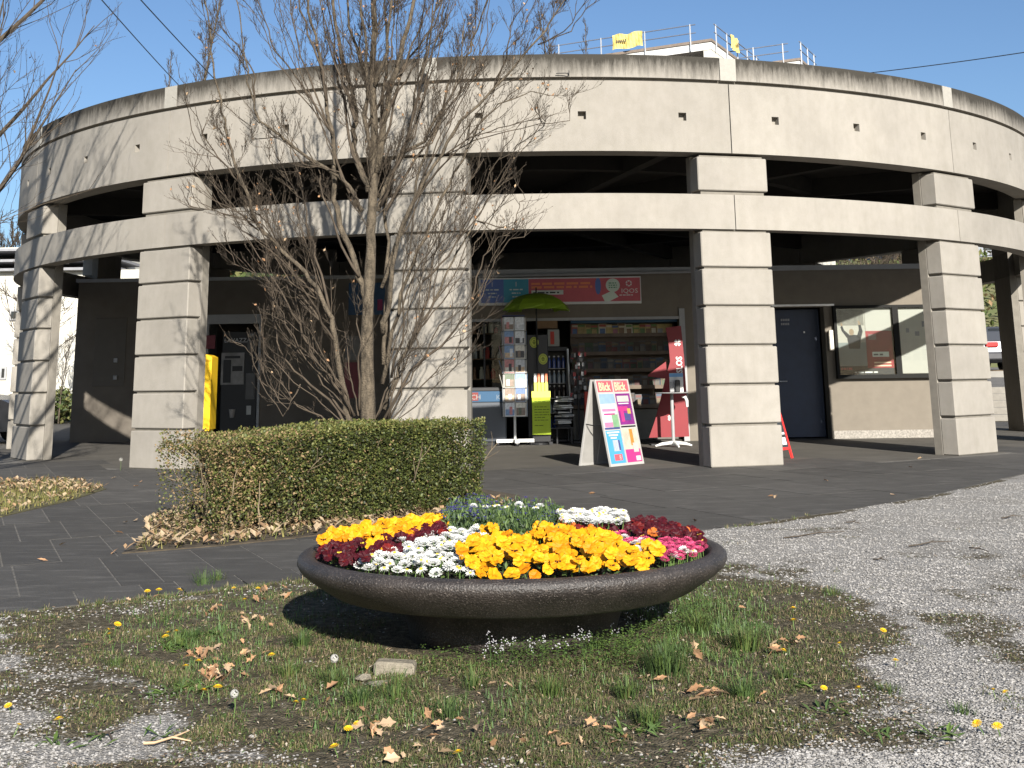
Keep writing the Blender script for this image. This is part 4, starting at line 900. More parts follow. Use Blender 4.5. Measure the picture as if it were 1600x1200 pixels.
c1, c2, c3, c4 = -Wb+.026, -.014, .014, Wb-.026
pink = mat('placard_red', (0.496,0.081,0.099), .5, .05); sky_ = mat('placard_sky', (0.062,0.260,0.446), .5, .05); pur = mat('placard_purple', (0.161,0.019,0.149), .5, .2, 10); mag = mat('placard_magenta', (0.384,0.031,0.155), .5, .1); pale = mat('placard_pale', (0.496,0.434,0.459), .5, .08, 10); beige = mat('placard_beige', (0.446,0.360,0.285), .5, .2, 10); orange = mat('placard_orange', (0.446,0.174,0.031), .5); skyp = mat('placard_lightblue', (0.211,0.310,0.446), .5, .1, 10); grn = mat('placard_green', (0.155,0.279,0.155), .5, .2)
for xa_, xb_ in ((c1,c2),(c3,c4)): pl(xa_, xb_, .955, 1.10, pink)
pl(c1, c2, .36+.11, .93, pale); pl(c1, c2, .80, .93, skyp, 1, 'print'); pl(c1+.05, c2, .76, .80, pale, 2, 'print'); pl(c1+.02, c2-.02, .70, .735, mat('placard_rose', (0.384,0.155,0.260), .5), 1, 'print'); pl(c1+.04,c2-.05,.655,.675, mag, 1, 'print'); pl(c1+.2, c2, .48, .66, grn, 1, 'print'); pl(c1+.02, c1+.2, .50, .56, mat('placard_rose', (0.384,0.155,0.260)), 1, 'print'); pl(c1,c2,.47,.495, mat('placard_navy', (0.050,0.056,0.155),.5), 2, 'print')
pl(c1, c2, .035, .455, sky_); pl(c1+.12, c2-.08, .19, .33, M_bd, 1, 'print'); pl(c2-.095, c2-.06, .20, .33, mat('placard_navy', (0.050,0.056,0.155)), 2, 'print'); pl(c1+.10, c2-.06, .07, .15, pink, 1, 'print')
for k in range(4): pl(c1+.125+k*.032, c1+.135+k*.032, .195, .325, skyp, 2, 'print')
for k in range(3): pl(c1+.03+.03*k, c2-.03-.04*k, .42-.035*k, .44-.035*k, pale, 1, 'print')
pl(c3, c4, .52, .93, pur); pl(c3+.03, c4-.04, .82, .90, M_bd, 1, 'print'); pl(c3+.04, c4-.06, .79, .805, pale, 1, 'print'); pl(c3, c4-.1, .70, .76, mag, 1, 'print'); pl(c3+.09, c4-.07, .575, .67, mat('placard_navy', (0.050,0.056,0.155)), 1, 'print'); pl(c3+.05, c3+.12, .56, .70, mag, 2, 'print'); pl(c4-.12, c4-.05, .66, .73, mat('placard_gold', (0.384,0.279,0.062),.5), 2, 'print')
pl(c3, c4, .035, .47, beige); pl(c3+.16, c4-.1, .25, .46, orange, 1, 'print'); pl(c3, c4, .035, .20, mag, 1, 'print'); pl(c3+.19, c4-.03, .16, .28, M_bd, 2, 'print'); pl(c4-.12, c4-.02, .05, .11, pale, 3, 'print'); pl(c3,c4,.485,.505,M_black)
for xa_ in (c1+.035, c3+.02):
    text('Blick', .15, MF @ Matrix.Translation((xa_, -.0065, .975)) @ Matrix.Rotation(math.pi/2, 4, 'X'), ab, mat('placard_cream', (0.527,0.446,0.279), .5), sx=.86, bold=.004)
text('Sonntags', .042, MF @ Matrix.Translation((c3+.03, -.0065, 1.068)) @ Matrix.Rotation(math.pi/2, 4, 'X'), ab, M_bd)
text('8', .09, MF @ Matrix.Translation((c2-.13, -.0072, .078)) @ Matrix.Rotation(math.pi/2, 4, 'X'), ab, M_bd)

# red lottery sail board and hand sanitiser table
Yf = 21.2
sb = thing('lottery_board', 'tall dark red lottery sail board with white clover marks beside the pillar', 'display board', (W(1048,600,Yf).x, Yf, 0))
def sail(pts, y): return [(W(x,yy,Yf).x, y, W(x,yy,Yf).z) for x, yy in pts]
outl = [(1014,684),(1024,655),(1032,625),(1040,590),(1047,565),(1045,540),(1040,512),(1064,509),(1069,560),(1073,620),(1077,682)]
mb = MB(); fr_ = sail(outl, Yf); n = len(fr_); bk = [(x, Yf+.03, z) for x, _, z in fr_]
mb.add(fr_+bk, [tuple(range(n))[::-1] if False else tuple(range(n)), tuple(range(2*n-1,n-1,-1))]+[((i+1)%n,i,n+i,n+(i+1)%n) for i in range(n)])
part('board', mb, mat('lottery_red', (.20,.012,.017), .5, .06), sb, world=True)
part('foot', MB().box((W(1016,685,Yf).x,Yf-.15,0),(W(1078,685,Yf).x,Yf+.2,.02)), M_dark, sb, world=True)
def clover(x, y, s_):
    mb = MB(); q = W(x,y,Yf)
    for k in range(4):
        a = k*math.pi/2+math.pi/4; c = Vector((q.x+s_*.55*math.cos(a), Yf-.002, q.z+s_*.55*math.sin(a))); rad = Vector((math.cos(a),0,math.sin(a))); tn = Vector((-rad.z,0,rad.x))
        mb.face([c-rad*.5*s_, c-tn*.42*s_+rad*.1*s_, c-tn*.36*s_+rad*.38*s_, c-tn*.1*s_+rad*.42*s_, c+rad*.28*s_, c+tn*.1*s_+rad*.42*s_, c+tn*.36*s_+rad*.38*s_, c+tn*.42*s_+rad*.1*s_])
    part('clover_mark', mb, M_white, sb, world=True)
clover(1058.5,535.5,.062); clover(1047.5,653,.05)
q = W(1062,600,Yf)
text('SWISSLOS', .145, Matrix.Translation((q.x-sb.location.x+.055, -.003, W(1060,557,Yf).z)) @ Matrix.Rotation(R_(90), 4, 'Y').inverted() @ Matrix.Rotation(math.pi/2, 4, 'X'), sb, M_white, sx=.86, bold=.004, align='RIGHT')
fin = part('side_fin', (lambda mb: (mb.add([*sail([(1040,565),(1013,585),(1012,588),(1042,592)], Yf-.05), *sail([(1040,565),(1013,585),(1012,588),(1042,592)], Yf-.03)], [(0,1,2,3),(7,6,5,4),(1,0,4,5),(2,1,5,6),(3,2,6,7),(0,3,7,4)]), mb)[1])(MB()), mat('lottery_red', (.20,.012,.017)), sb, world=True)
Yt = 20.6
tb = thing('standing_table', 'slim white standing table with splayed foot before the red board', 'table', (W(1052,680,Yt).x, Yt, 0))
zt2 = W(1052,613,Yt).z
part('top', MB().lathe([(0,zt2),(.27,zt2),(.28,zt2-.008),(.27,zt2-.016),(0,zt2-.016)], 28), M_grey, tb)
part('column', MB().tube([(0,0,.05),(0,0,zt2-.017)], .028, 10), M_grey, tb)
for k in range(4):
    a = .15+k*math.pi/2; part('foot_arm', MB().tube([(0,0,.065),(.2*math.cos(a),.2*math.sin(a),.045),(.31*math.cos(a),.31*math.sin(a),.015)], [.03,.026,.014], 8), M_white, tb)
sd_ = thing('sanitiser_dispenser', 'white and blue hand sanitiser dispenser standing on the slim table', 'dispenser', (W(1056,600,Yt).x, Yt, zt2+.001))
part('back_board', MB().cbox((-.105,.0,0),(.125,.02,W(1056,583,Yt).z-zt2),.004), M_white, sd_)
part('header', MB().box((-.105,-.003,.25),(.125,-.0003,W(1056,583,Yt).z-zt2-.004)), mat('sanitiser_blue', (.16,.34,.58), .5, .1), sd_)
part('bottle', MB().cbox((-.02,-.09,0),(.06,-.02,.20),.012), mat('sanitiser_black', (.03,.03,.03), .3), sd_)
part('pump', MB().tube([(.02,-.055,.20),(.02,-.055,.245),(.02,-.095,.24)], .009, 6), M_white, sd_)
part('side_leaf', MB().box((-.10,-.02,.01),(-.03,-.004,.17)), M_grey, sd_)
gl_ = solo('paper_fan', MB().tube([(0,0,.12),(.05,-.01,.12),(.075,-.01,.06),(.08,-.01,-.04)], [.012,.028,.028,.02], 6), M_white, 'white curled paper leaflet hanging below the table edge', 'leaflet', W(1066,632,Yt))

# red framed chalk board behind the pillar
cbd = thing('chalk_board', 'red framed black chalk board leaning out behind the big pillar', 'chalk board', (G(1245,717).x-.36, G(1245,717).y+.05, 0), R_(52))
for f_ in (1,0):
    M = Matrix.Translation((0,-.20 if f_ else .22,0)) @ Matrix.Rotation(R_(-14 if f_ else 14), 4, 'X') ; mb = MB()
    fr_ = part('frame' if f_ else 'rear_frame', MB().box((-.30,-.012,0),(-.265,.012,.80),M).box((.265,-.012,0),(.30,.012,.80),M).box((-.265,-.011,.12),(.265,.011,.155),M).box((-.265,-.011,.765),(.265,.011,.80),M), mat('frame_red', (.70,.035,.03), .4, .05), cbd)
    part('slate', MB().box((-.265,-.005,.155),(.265,.005,.765),M), mat('slate_black', (.03,.035,.04), .6, .2), fr_)
    if f_: part('chalk_print', MB().box((.10,-.0065,.19),(.23,-.0055,.29),M).box((.05,-.0065,.33),(.24,-.0055,.36),M), M_white, fr_)

# ------------------------------------------------------------------ surroundings: left
road = MB(); road.face([(-60,27,-.03),(-9.5,27,-.03),(-9.5,36,-.03),(-60,36,-.03)]); setting('road', road, mat('asphalt', (.10,.096,.09), .9, .2, 5, .2, 60))
mk = MB(); mk.face([(-60,29.6,-.025),(-10,29.6,-.025),(-10,29.85,-.025),(-60,29.85,-.025)]); setting('road_marking', mk, M_white)
M_wh = mat('render_white', (.52,.50,.44), .85, .04, 2)
lbd = thing('white_building', 'long white rendered building with stepped balcony floors left of the pavilion', 'building', (-17, 40, 0))
LB0, LB1 = W(-420,400,40).x, W(238,400,40).x; zroof = W(10,375,40).z
part('wall', MB().box((LB0,40,0),(LB1,52,W(10,424,40).z)), M_wh, lbd, world=True)
part('upper_wall', MB().box((LB0,42.2,W(10,424,40).z+.001),(LB1-1.5,52,zroof)), M_wh, lbd, world=True)
for yy in (391,408,422): part('balcony_slab', MB().box((LB0,39.7,W(10,yy+2.6,40).z),(LB1-1,42.19,W(10,yy-1.4,40).z)), mat('balcony_grey', (.24,.24,.25), .8), lbd, world=True)
for xx in (-100,20,70,130): part('pilaster', MB().box((W(xx,500,40).x,39.97,0),(W(xx,500,40).x+.03,39.999,W(10,424,40).z)), mat('joint_grey', (.55,.53,.48), .8), lbd, world=True)
for yy in (482,541): part('panel_joint', MB().box((LB0,39.975,W(10,yy+.5,40).z),(LB1,39.998,W(10,yy-.5,40).z)), mat('joint_grey', (.55,.53,.48)), lbd, world=True)
for (xa_,xb_,ya_,yb_) in ((12,28,484,501),(4,14,573,593),(92,100,400,414)):
    wn = part('window', MB().box((W(xa_,540,40).x,39.94,W(10,yb_,40).z),(W(xb_,540,40).x,39.998,W(10,ya_,40).z)), mat('frame_grey', (.30,.30,.30), .6), lbd, world=True)
    part('pane', MB().box((W(xa_,540,40).x+.06,39.93,W(10,yb_,40).z+.06),(W(xb_,540,40).x-.06,39.939,W(10,ya_,40).z-.06)), M_glass, wn, world=True)

def leaf_blob(q, c, rad, n, size, r, ks=(0,1,2), shell=.35):
    for _ in range(n):
        v = Vector((r.gauss(0,1), r.gauss(0,1), r.gauss(0,1))).normalized()*(shell+(1-shell)*r.random()**.5)
        v += Vector((noise.noise(v*2+c), noise.noise(v*2-c), noise.noise(v*2.3+c*2)))*.35
        p = c+Vector((v.x*rad[0], v.y*rad[1], v.z*rad[2])); d = Vector((r.gauss(0,1), r.gauss(0,1), r.gauss(0,.8))).normalized(); q.k = r.choice(ks)
        leafquad(q, p, d, Vector((r.gauss(0,.6), r.gauss(0,.6), 1)).normalized(), size*r.uniform(.7,1.4), size*r.uniform(.25,.4))
M_lf = [mat('leaf_green', (.062,.085,.022), .55, .3, 5), mat('leaf_dark', (.034,.050,.016), .55, .3, 5), mat('leaf_olive', (.115,.115,.038), .6, .3, 5), mat('leaf_brown', (.19,.125,.062), .8, .3, 5)]
fr2 = random.Random(31)
def bush(loc, rad, label, n=900, size=.16, name='bush', cat='bush', ks=(0,1,2), group=None):
    t = thing(name, label, cat, loc, 0, group); q = MB(); leaf_blob(q, Vector((0,0,rad[2])), rad, n, size, fr2, ks); part('foliage', q, M_lf, t); st = MB()
    for k in range(5): a = fr2.uniform(0,6.28); st.tube([(0,0,0),(rad[0]*.3*math.cos(a),rad[1]*.3*math.sin(a),rad[2]*.8),(rad[0]*.6*math.cos(a),rad[1]*.6*math.sin(a),rad[2]*1.4)], [.04,.025,.01], 4)
    part('stem', st, M_twig, t); return t
for k, (x, y, s_) in enumerate(((58,38.6,.8),(78,38.8,.75),(98,38.7,.85),(120,38.6,.8),(30,38.9,.7),(145,38.8,.8))):
    p = W(x,640,y); bush((p.x, y, 0), (.9,.6,.62*s_), ('round clipped bush at the road, first from the left pillar gap','dark low bush before the white wall','round bush under the small bare shrub','low bush half hidden by the dark pillar','bush at the foot of the white building by the picture edge','bush behind the dark rear pillar')[k], 500, .15)

# bare tree builder ----------------------------------------------------------
def bez(p, d, L_, n, up, r, wob=.12, drift=None):
    pts = [p.copy()]; d = d.normalized()
    for k in range(n):
        d = (d + Vector((r.gauss(0,wob), r.gauss(0,wob), r.gauss(0,wob*.6)+up/n))).normalized(); p = p + d*(L_/n); pts.append(p.copy())
    return pts
def taper(r0, r1, n): return [r0+(r1-r0)*(i/(n-1))**.8 for i in range(n)]
def along(pts, t):
    f = t*(len(pts)-1); i = min(int(f), len(pts)-2); return pts[i].lerp(pts[i+1], f-i), (pts[i+1]-pts[i]).normalized()
def side_dir(d, r, ang):
    a = d.orthogonal().normalized(); b_ = d.cross(a); t = r.uniform(0, 6.283); return (d*math.cos(ang)+(a*math.cos(t)+b_*math.sin(t))*math.sin(ang)).normalized()
def add_twigs(tw, lf, pts, r, n, L0, rad, lv, up=.5, leafp=.05):
    for k in range(n):
        t = r.uniform(.12, 1); p, d = along(pts, t); dd = side_dir(d, r, R_(r.uniform(18,44))); L_ = L0*r.uniform(.5,1.15)*(1.15-.5*t)
        m_ = 4 if lv > 0 else 3; q = bez(p, dd, L_, m_, up*r.uniform(.3,1.2), r, .13); tw.tube(q, taper(rad, max(.0011, rad*.35), m_+1), 4 if lv > 1 else 3, False)
        if lv > 0: add_twigs(tw, lf, q, r, max(2, int(n*(.55 if lv > 1 else .62))), L_*.48, rad*.55, lv-1, up, leafp)
        else:
            e = q[-1]; dl = (q[-1]-q[-2]).normalized()
            tw.tube([e, e+dl*.012, e+dl*.022], [.0012,.003,.0008], 3, False)                     # bud
            if r.random() < leafp:
                d2 = Vector((r.gauss(0,1), r.gauss(0,1), r.uniform(-1.6,-.1))).normalized(); lf.k = r.choice((0,0,1)); s_ = r.uniform(.03,.05); u2 = Vector((r.gauss(0,1), r.gauss(0,1), .3)).normalized()
                leafquad(lf, e, d2, u2, s_, s_*.33); leafquad(lf, e+d2*s_*.15, (d2+u2*.5).normalized(), u2, s_*.7, s_*.25)
YT = 12.6
tr = thing('bare_tree', 'bare multi stemmed tree with a few dry leaves behind the hedge', 'tree', (W(575,665,YT).x, YT, 0))
limbs = [
 ([(577,700),(575,640),(573,560),(574,500),(577,440),(580,380),(581,330),(585,250),(584,170),(582,100),(585,40),(583,-40),(580,-200),(576,-380)], .086, .017, 0),
 ([(548,720),(545,660),(536,600),(528,540),(518,497),(500,460),(475,425),(440,390),(404,352),(377,285),(365,245),(355,210),(346,175),(335,120),(330,60),(320,0)], .038, .007, -.15),
 ([(575,470),(562,432),(545,385),(528,335),(521,300),(522,255),(519,205),(509,157),(503,105),(490,56),(479,0),(468,-90)], .040, .012, .12),
 ([(566,330),(545,290),(520,268),(484,249),(450,222),(430,206),(407,190),(395,160),(385,110),(378,60),(370,0)], .026, .006, -.2),
 ([(578,300),(562,265),(552,232),(556,190),(547,140),(535,90),(525,40),(518,-60)], .042, .014, .2),
 ([(588,270),(600,190),(614,130),(628,80),(642,30),(655,-60)], .044, .016, -.1),
 ([(598,520),(606,470),(614,415),(628,350),(652,300),(690,240),(720,190),(760,150),(800,110),(840,62),(870,20),(900,-30)], .030, .007, -.3),
 ([(598,600),(612,520),(640,430),(662,370),(690,310),(722,250),(748,195),(782,163),(830,142),(858,150)], .024, .004, .1),
 ([(600,640),(625,565),(650,520),(680,470),(702,420),(722,380),(745,340),(770,300),(802,268)], .022, .004, .3),
 ([(598,660),(640,580),(690,540),(722,500),(742,450),(757,400),(778,370),(797,368)], .018, .003, -.35),
 ([(592,680),(640,622),(680,580),(702,560),(722,530)], .010, .003, -.2),
 ([(592,330),(606,280),(628,240),(662,222),(690,170),(702,120),(735,80),(752,30),(772,-30)], .026, .007, .25),
 ([(596,450),(620,380),(642,330),(656,262),(682,200),(705,150),(722,100),(726,30)], .022, .006, -.1),
 ([(546,670),(515,625),(470,590),(442,560),(431,520),(425,480),(430,430)], .016, .004, .25),
 ([(545,640),(515,590),(482,540),(456,490),(430,440),(402,400),(385,370)], .020, .004, -.35),
 ([(540,690),(500,650),(466,635),(441,600),(426,570)], .012, .003, .1),
 ([(530,550),(500,500),(471,460),(456,420),(441,370),(431,320)], .016, .004, .35),
 ([(517,490),(496,400),(481,350),(471,290),(456,240),(450,200)], .015, .004, .45),
 ([(380,292),(341,245),(316,210),(305,165)], .010, .003, -.3),
 ([(397,165),(400,120),(371,70),(341,40),(334,-10)], .011, .003, -.25),
 ([(584,150),(562,92),(547,42),(540,-40)], .026, .010, .3),
 ([(584,140),(604,80),(610,20),(613,-50)], .026, .010, -.3),
 ([(520,210),(472,130),(432,82),(410,30),(398,-20)], .013, .004, .1),
 ([(640,545),(668,465),(677,400),(691,350),(702,300),(712,250)], .013, .003, .4),
 ([(612,590),(632,505),(632,430),(642,380),(648,320)], .014, .004, -.45),
 ([(600,570),(600,480),(605,400),(600,330),(612,270),(640,200),(655,120),(668,60),(690,-20)], .024, .008, .5),
 ([(690,245),(735,215),(780,200),(820,190),(856,180)], .009, .003, -.2),
 ([(660,440),(700,400),(740,330),(765,270),(790,230),(815,190)], .012, .003, -.4),
 ([(745,345),(770,360),(790,355)], .007, .003, 0),
 ([(500,470),(460,430),(420,350),(395,330),(360,330),(330,310)], .011, .003, -.1),
 ([(404,360),(370,330),(345,300),(318,270)], .008, .003, .2),
 ([(470,600),(450,640),(420,600),(405,560)], .007, .003, 0),
 ([(575,200),(600,140),(640,90),(680,40),(700,-30)], .02, .007, .4),
 ([(580,262),(571,180),(573,100),(566,20),(561,-70)], .024, .009, -.25), ([(590,252),(597,170),(605,90),(601,10),(604,-70)], .024, .009, .35), ([(575,300),(545,215),(530,130),(521,60),(505,-30)], .020, .006, .3),
 ([(595,322),(625,250),(645,180),(661,110),(675,40),(681,-50)], .020, .006, -.35), ([(545,302),(520,230),(500,160),(471,90),(455,20),(450,-50)], .016, .005, .2), ([(604,330),(640,262),(672,215),(700,160),(728,100),(742,40),(750,-40)], .016, .005, .15),
 ([(770,145),(790,90),(800,40),(830,-10)], .012, .004, -.2), ([(840,70),(880,50),(910,10),(925,-20)], .008, .003, -.3),
]
NPRIM = len(limbs); ar = random.Random(8)                                               # finer shoots that climb beside the main limbs
for (path, ra, rb, dy) in list(limbs[1:]):
    for k in range(2 if len(path) > 5 else 1):
        i0 = ar.randrange(0, max(1, len(path)-4)); x, y = path[i0]; q = [(x, y)]; out = (1 if x > 585 else -1 if x < 560 else ar.choice((-1,1)))
        for j in range(ar.randint(4,6)):
            nx_, ny_ = path[min(i0+1+j, len(path)-1)]; q.append((nx_+out*ar.uniform(4,11)*(j+1)*.8+ar.uniform(-5,5), ny_+ar.uniform(-8,14)+(0 if i0+1+j < len(path) else -25*(i0+2+j-len(path)))))
        limbs.append((q, max(.007, ra*.42), .003, dy+ar.uniform(-.45,.45)))
for (x, y, n_, dx) in ((548,650,5,-26),(600,655,5,25),(575,640,2,0)):   # bushy shoots from the foot of the tree
    for k in range(n_):
        d0 = dx*ar.uniform(.3,1.5); q = [(x+ar.uniform(-14,14), y)]
        for j in range(1,6): q.append((q[0][0]+d0*j*.75+ar.uniform(-8,8), y-j*ar.uniform(34,52)))
        limbs.append((q, ar.uniform(.008,.015), .003, ar.uniform(-.5,.5)))
r = random.Random(42); tw, lf = MB(), MB()
for i, (path, ra, rb, dy) in enumerate(limbs):
    n = len(path); base = tr.location; pts = []
    y_at = lambda t: YT + dy*(1.6 if i else 0)*t + (r.gauss(0,.02) if i else 0)
    raw = [W(px_, py_, y_at(j/(n-1)))-base for j, (px_, py_) in enumerate(path)]
    for j in range(n-1):                                            # finer, slightly crooked
        for k in range(3): t = k/3; pts.append(raw[j].lerp(raw[j+1], t)+(Vector((r.gauss(0,.012),r.gauss(0,.012),0)) if (j or k) and i else Vector((r.gauss(0,.004),r.gauss(0,.004),0))))
    pts.append(raw[-1]); rad = [ra+(rb-ra)*(k/(len(pts)-1))**.75 for k in range(len(pts))]
    if i == 0: pts = [Vector((pts[0].x,pts[0].y,.0))]+pts; rad = [ra*1.35]+rad
    rad = [q*r.uniform(.93,1.07) for q in rad]
    mb = MB(); mb.tube(pts, rad, 12 if ra > .04 else 7); part('trunk' if i == 0 else 'limb', mb, M_bark if ra > .02 else M_twig, tr, smooth=True)
    Lg = sum((b_-a).length for a, b_ in zip(pts, pts[1:]))
    if i == 0:
        up = pts[len(pts)//3:]; add_twigs(tw, lf, up, r, 26, .8, .007, 2, .6, .03)
    else:
        prim = i < NPRIM
        if prim: add_twigs(tw, lf, pts[len(pts)//5:], r, int(2+Lg*3.6), .58, .0046, 2, .85, .02)
        else: add_twigs(tw, lf, pts[len(pts)//6:], r, int(2+Lg*4.2), .40, .0036, 1, .85, .03)
part('crown', tw, M_twig, tr, kind='stuff'); part('dry_leaves', lf, [M_dleaf, M_dleaf2], tr, kind='stuff')

def far_tree(loc, h, spread, label, seed, n=34, lv=1, name='bare_tree', r0=.14, z0=.25, rise=1.0, leafp=.0, L=None, twr=.012, ntw=9, group=None, tl=.5):
    t = thing(name, label, 'tree', loc, 0, group); r = random.Random(seed); tr_ = bez(Vector((0,0,0)), Vector((0,0,1)), h, 10, .3, r, .03); mb = MB(); mb.tube(tr_, taper(r0, r0*.12, 11), 8); tk = part('trunk', mb, M_bark, t, True); q, l2 = MB(), MB()
    for k in range(n):
        f = z0+(1-z0)*(k+.5)/n; p, d = along(tr_, f); a = k*2.4+r.uniform(-.4,.4); el = R_(r.uniform(20,45)) if rise <= 1 else R_(r.uniform(50,70)); L_ = spread*(1.25-f)*r.uniform(.75,1.2)
        dd = Vector((math.cos(a)*math.cos(el), math.sin(a)*math.cos(el), math.sin(el))); pts = bez(p, dd, L_, 7, .9*rise, r, .09); q.tube(pts, taper(r0*.28*(1.2-f), .005, 8), 5, False); add_twigs(q, l2, pts[1:], r, ntw, tl*L_, twr, lv, .7, leafp)
    part('crown', q, M_twig, t, kind='stuff')
    if l2.f: part('dry_leaves', l2, [M_dleaf, M_dleaf2], t, kind='stuff')
    return t
far_tree((-6.35, 12.2, 0), 12.5, 3.2, 'bare tree with a spreading crown at the left picture edge', 3, 74, 2, r0=.17, z0=.13, leafp=.03, twr=.006, ntw=9, tl=.42)
far_tree((W(292,60,46).x, 46, 0), 17.5, 1.9, 'slim bare poplar rising behind the parapet left of the big tree', 4, 70, 1, 'poplar_tree', .16, .4, 2, twr=.011, ntw=7)
far_tree((W(265,110,48).x, 48, 0), 14.2, 1.6, 'short thin poplar beside the slim one behind the parapet', 14, 46, 1, 'poplar_tree', .11, .4, 2, twr=.010, ntw=7)
far_tree((W(325,110,50).x, 50, 0), 15.4, 1.7, 'thin poplar right of the slim one behind the parapet', 24, 46, 1, 'poplar_tree', .11, .4, 2, twr=.010, ntw=7)
far_tree((W(905,60,44).x, 44, 0), 15.0, 2.0, 'bare tree standing before the railed roof behind the parapet', 5, 44, 1, 'bare_tree', .12, .4, 2, twr=.011, ntw=8)
far_tree((W(862,70,46).x, 46, 0), 14.8, 2.2, 'bare tree left of the yellow banner behind the parapet', 6, 44, 1, 'bare_tree', .12, .4, 2, twr=.011, ntw=8)
far_tree((W(930,60,47).x, 47, 0), 15.2, 1.6, 'thin bare tree right at the yellow banner', 16, 34, 1, 'bare_tree', .09, .4, 2, twr=.010, ntw=7)
for k, (x, y, h_) in enumerate(((-30,70,11.5),(5,74,10.8),(30,72,9.8),(-70,76,12))):
    p = W(x,400,y); far_tree((p.x, y, 0), h_, 4.5, ('wide bare tree behind the white building','second bare tree above the white roof','low bare tree next to the pavilion edge above the white roof','far bare tree at the left picture edge')[k], 50+k, 30, 1, r0=.2, twr=.03, ntw=8)
p = W(95,600,38.2); far_tree((p.x, 38.2, 0), 2.6, .9, 'small bare shrub by the white wall in the left pillar gap', 77, 16, 1, 'bare_shrub', .03, .3, 1.3, twr=.006, ntw=6)
p = W(195,430,45); far_tree((p.x, 36.5, 0), 5.2, 2.0, 'small bare tree glimpsed through the left slot of the pavilion', 78, 24, 1, 'bare_tree', .07, .3, 1, twr=.012, ntw=7)
for k, (x, y) in enumerate(((1395,48),(1430,50),(1350,52))):
    p = W(x,405,y); far_tree((p.x, y, 0), 6.8, 3.4, ('bare tree glimpsed over the right kiosk wall','bare tree beside the right pillar seen through the slot','bare tree farther left over the right kiosk wall')[k], 80+k, 30, 1, r0=.14, twr=.02, ntw=8)
for k, x in enumerate((345,375,420)):
    p = W(x,437,40); bush((p.x, 40, 1.6), (1.9,1.2,1.4), ('reddish brown shrub glimpsed through the slot beside the big tree','brown shrub in the slot over the vending machine','shrub in the slot behind the big tree crown')[k], 900, .2, ks=(3,3,2))
# hills
def ridge(q, R0, zf, a0, a1, n=60, rings=5):
    base = len(q.v)
    for j in range(rings+1):
        for i in range(n+1): a = a0+(a1-a0)*i/n; t = j/rings; q.v.append(((R0+t*70)*math.sin(a), (R0+t*70)*math.cos(a), -.5+zf(a)*t**.8))
    for j in range(rings):
        for i in range(n): k = base+j*(n+1)+i; q.f.append((k,k+1,k+n+2,k+n+1)); q.m.append(0)
hb = MB(); ridge(hb, 85, lambda a: 13+5*noise.noise(Vector((a*3,1,0)))+2*noise.noise(Vector((a*11,5,0))), -1.3, 1.3)
setting('hills', hb, mat('hill_wood', (.05,.055,.028), .95, .5, .12, c2=(.10,.085,.05)), smooth=True)
wq = MB(); r = random.Random(61)
for k in range(9000):
    a = r.uniform(-.62,.62); t = r.random(); R0 = 90+t*62; z = (13+5*noise.noise(Vector((a*3,1,0)))+2*noise.noise(Vector((a*11,5,0))))*((R0-85)/70)**.8-.5
    c = Vector((R0*math.sin(a), R0*math.cos(a), z+r.uniform(.5,4))); d = Vector((r.gauss(0,1), r.gauss(0,1), r.gauss(0,1))).normalized(); wq.k = r.choice((0,1,1,2,3)); leafquad(wq, c, d, Vector((r.gauss(0,1),r.gauss(0,1),.5)).normalized(), r.uniform(1.2,2.4), r.uniform(.4,.8))
setting('woods', wq, M_lf, 'stuff')

# ------------------------------------------------------------------ surroundings: right, steps up to the car park
stp = thing('stone_steps', 'flight of pale stone steps up to the car park at the right', 'steps', (13, 29.6, 0))
zl = [0]; 
for k in range(5): part('step', MB().cbox((9.2,29.4+.42*k,.0),(18,29.4+.42*(k+1)+.03 if k < 4 else 31.7,.155*(k+1)),.012), mat('step_stone', (.20,.185,.16), .9, .15, 6), stp, world=True)
tc_ = MB(); tc_.face([(9.2,31.7,.77),(60,31.7,.77),(60,38,1.1),(9.2,38,1.1)]); tc_.face([(9.2,38,1.1),(60,38,1.1),(60,75,1.9),(9.2,75,1.9)]); tc_.face([(9.2,31.7,-.1),(9.2,31.7,.77),(9.2,38,1.1),(9.2,38,-.1)]); tc_.face([(9.2,38,-.1),(9.2,38,1.1),(9.2,75,1.9),(9.2,75,-.1)]); tc_.face([(18.01,31.69,-.1),(60,31.69,-.1),(60,31.69,.77),(18.01,31.69,.77)])
setting('car_park', tc_, mat('asphalt_pale', (.13,.122,.11), .9, .2, 3))
isl = thing('planter_island', 'earth traffic island with a pale rounded kerb below the cars', 'traffic island', (15.6, 37, 1.05))
el_ = [(1.9*math.cos(k*.2618), 1.3*math.sin(k*.2618)) for k in range(24)]
part('kerb', MB().prism(el_, -.1, .13), mat('kerb_stone', (.40,.38,.34), .85, .06), isl); part('earth', MB().prism([(x*.9,y*.88) for x, y in el_], -.05, .16), mat('island_soil', (.16,.12,.08), .95, .3), isl)
slp = MB(); slp.face([(4,50,1.2),(60,50,1.6),(60,70,8.2),(4,70,7.4)]); setting('grass_slope', slp, mat('slope_grass', (.085,.115,.032), .9, .5, .8, c2=(.17,.15,.08)))
sq = MB(); r = random.Random(15)
for k in range(5000):
    t = r.random(); x = r.uniform(12,34); y = 50+20*t; z = 1.3+6.4*t; c = Vector((x,y,z+r.uniform(0,.9))); sq.k = r.choice((0,1,2,2,3)); d = Vector((r.gauss(0,1),r.gauss(0,1),r.gauss(0,1))).normalized(); leafquad(sq, c, d, Vector((0,0,1)), r.uniform(.2,.6), .1)
setting('slope_shrubbery', sq, M_lf, 'stuff')
rw = thing('flat_block', 'pale blue grey apartment block with balconies behind the right pillar', 'building', (27, 72, 0))
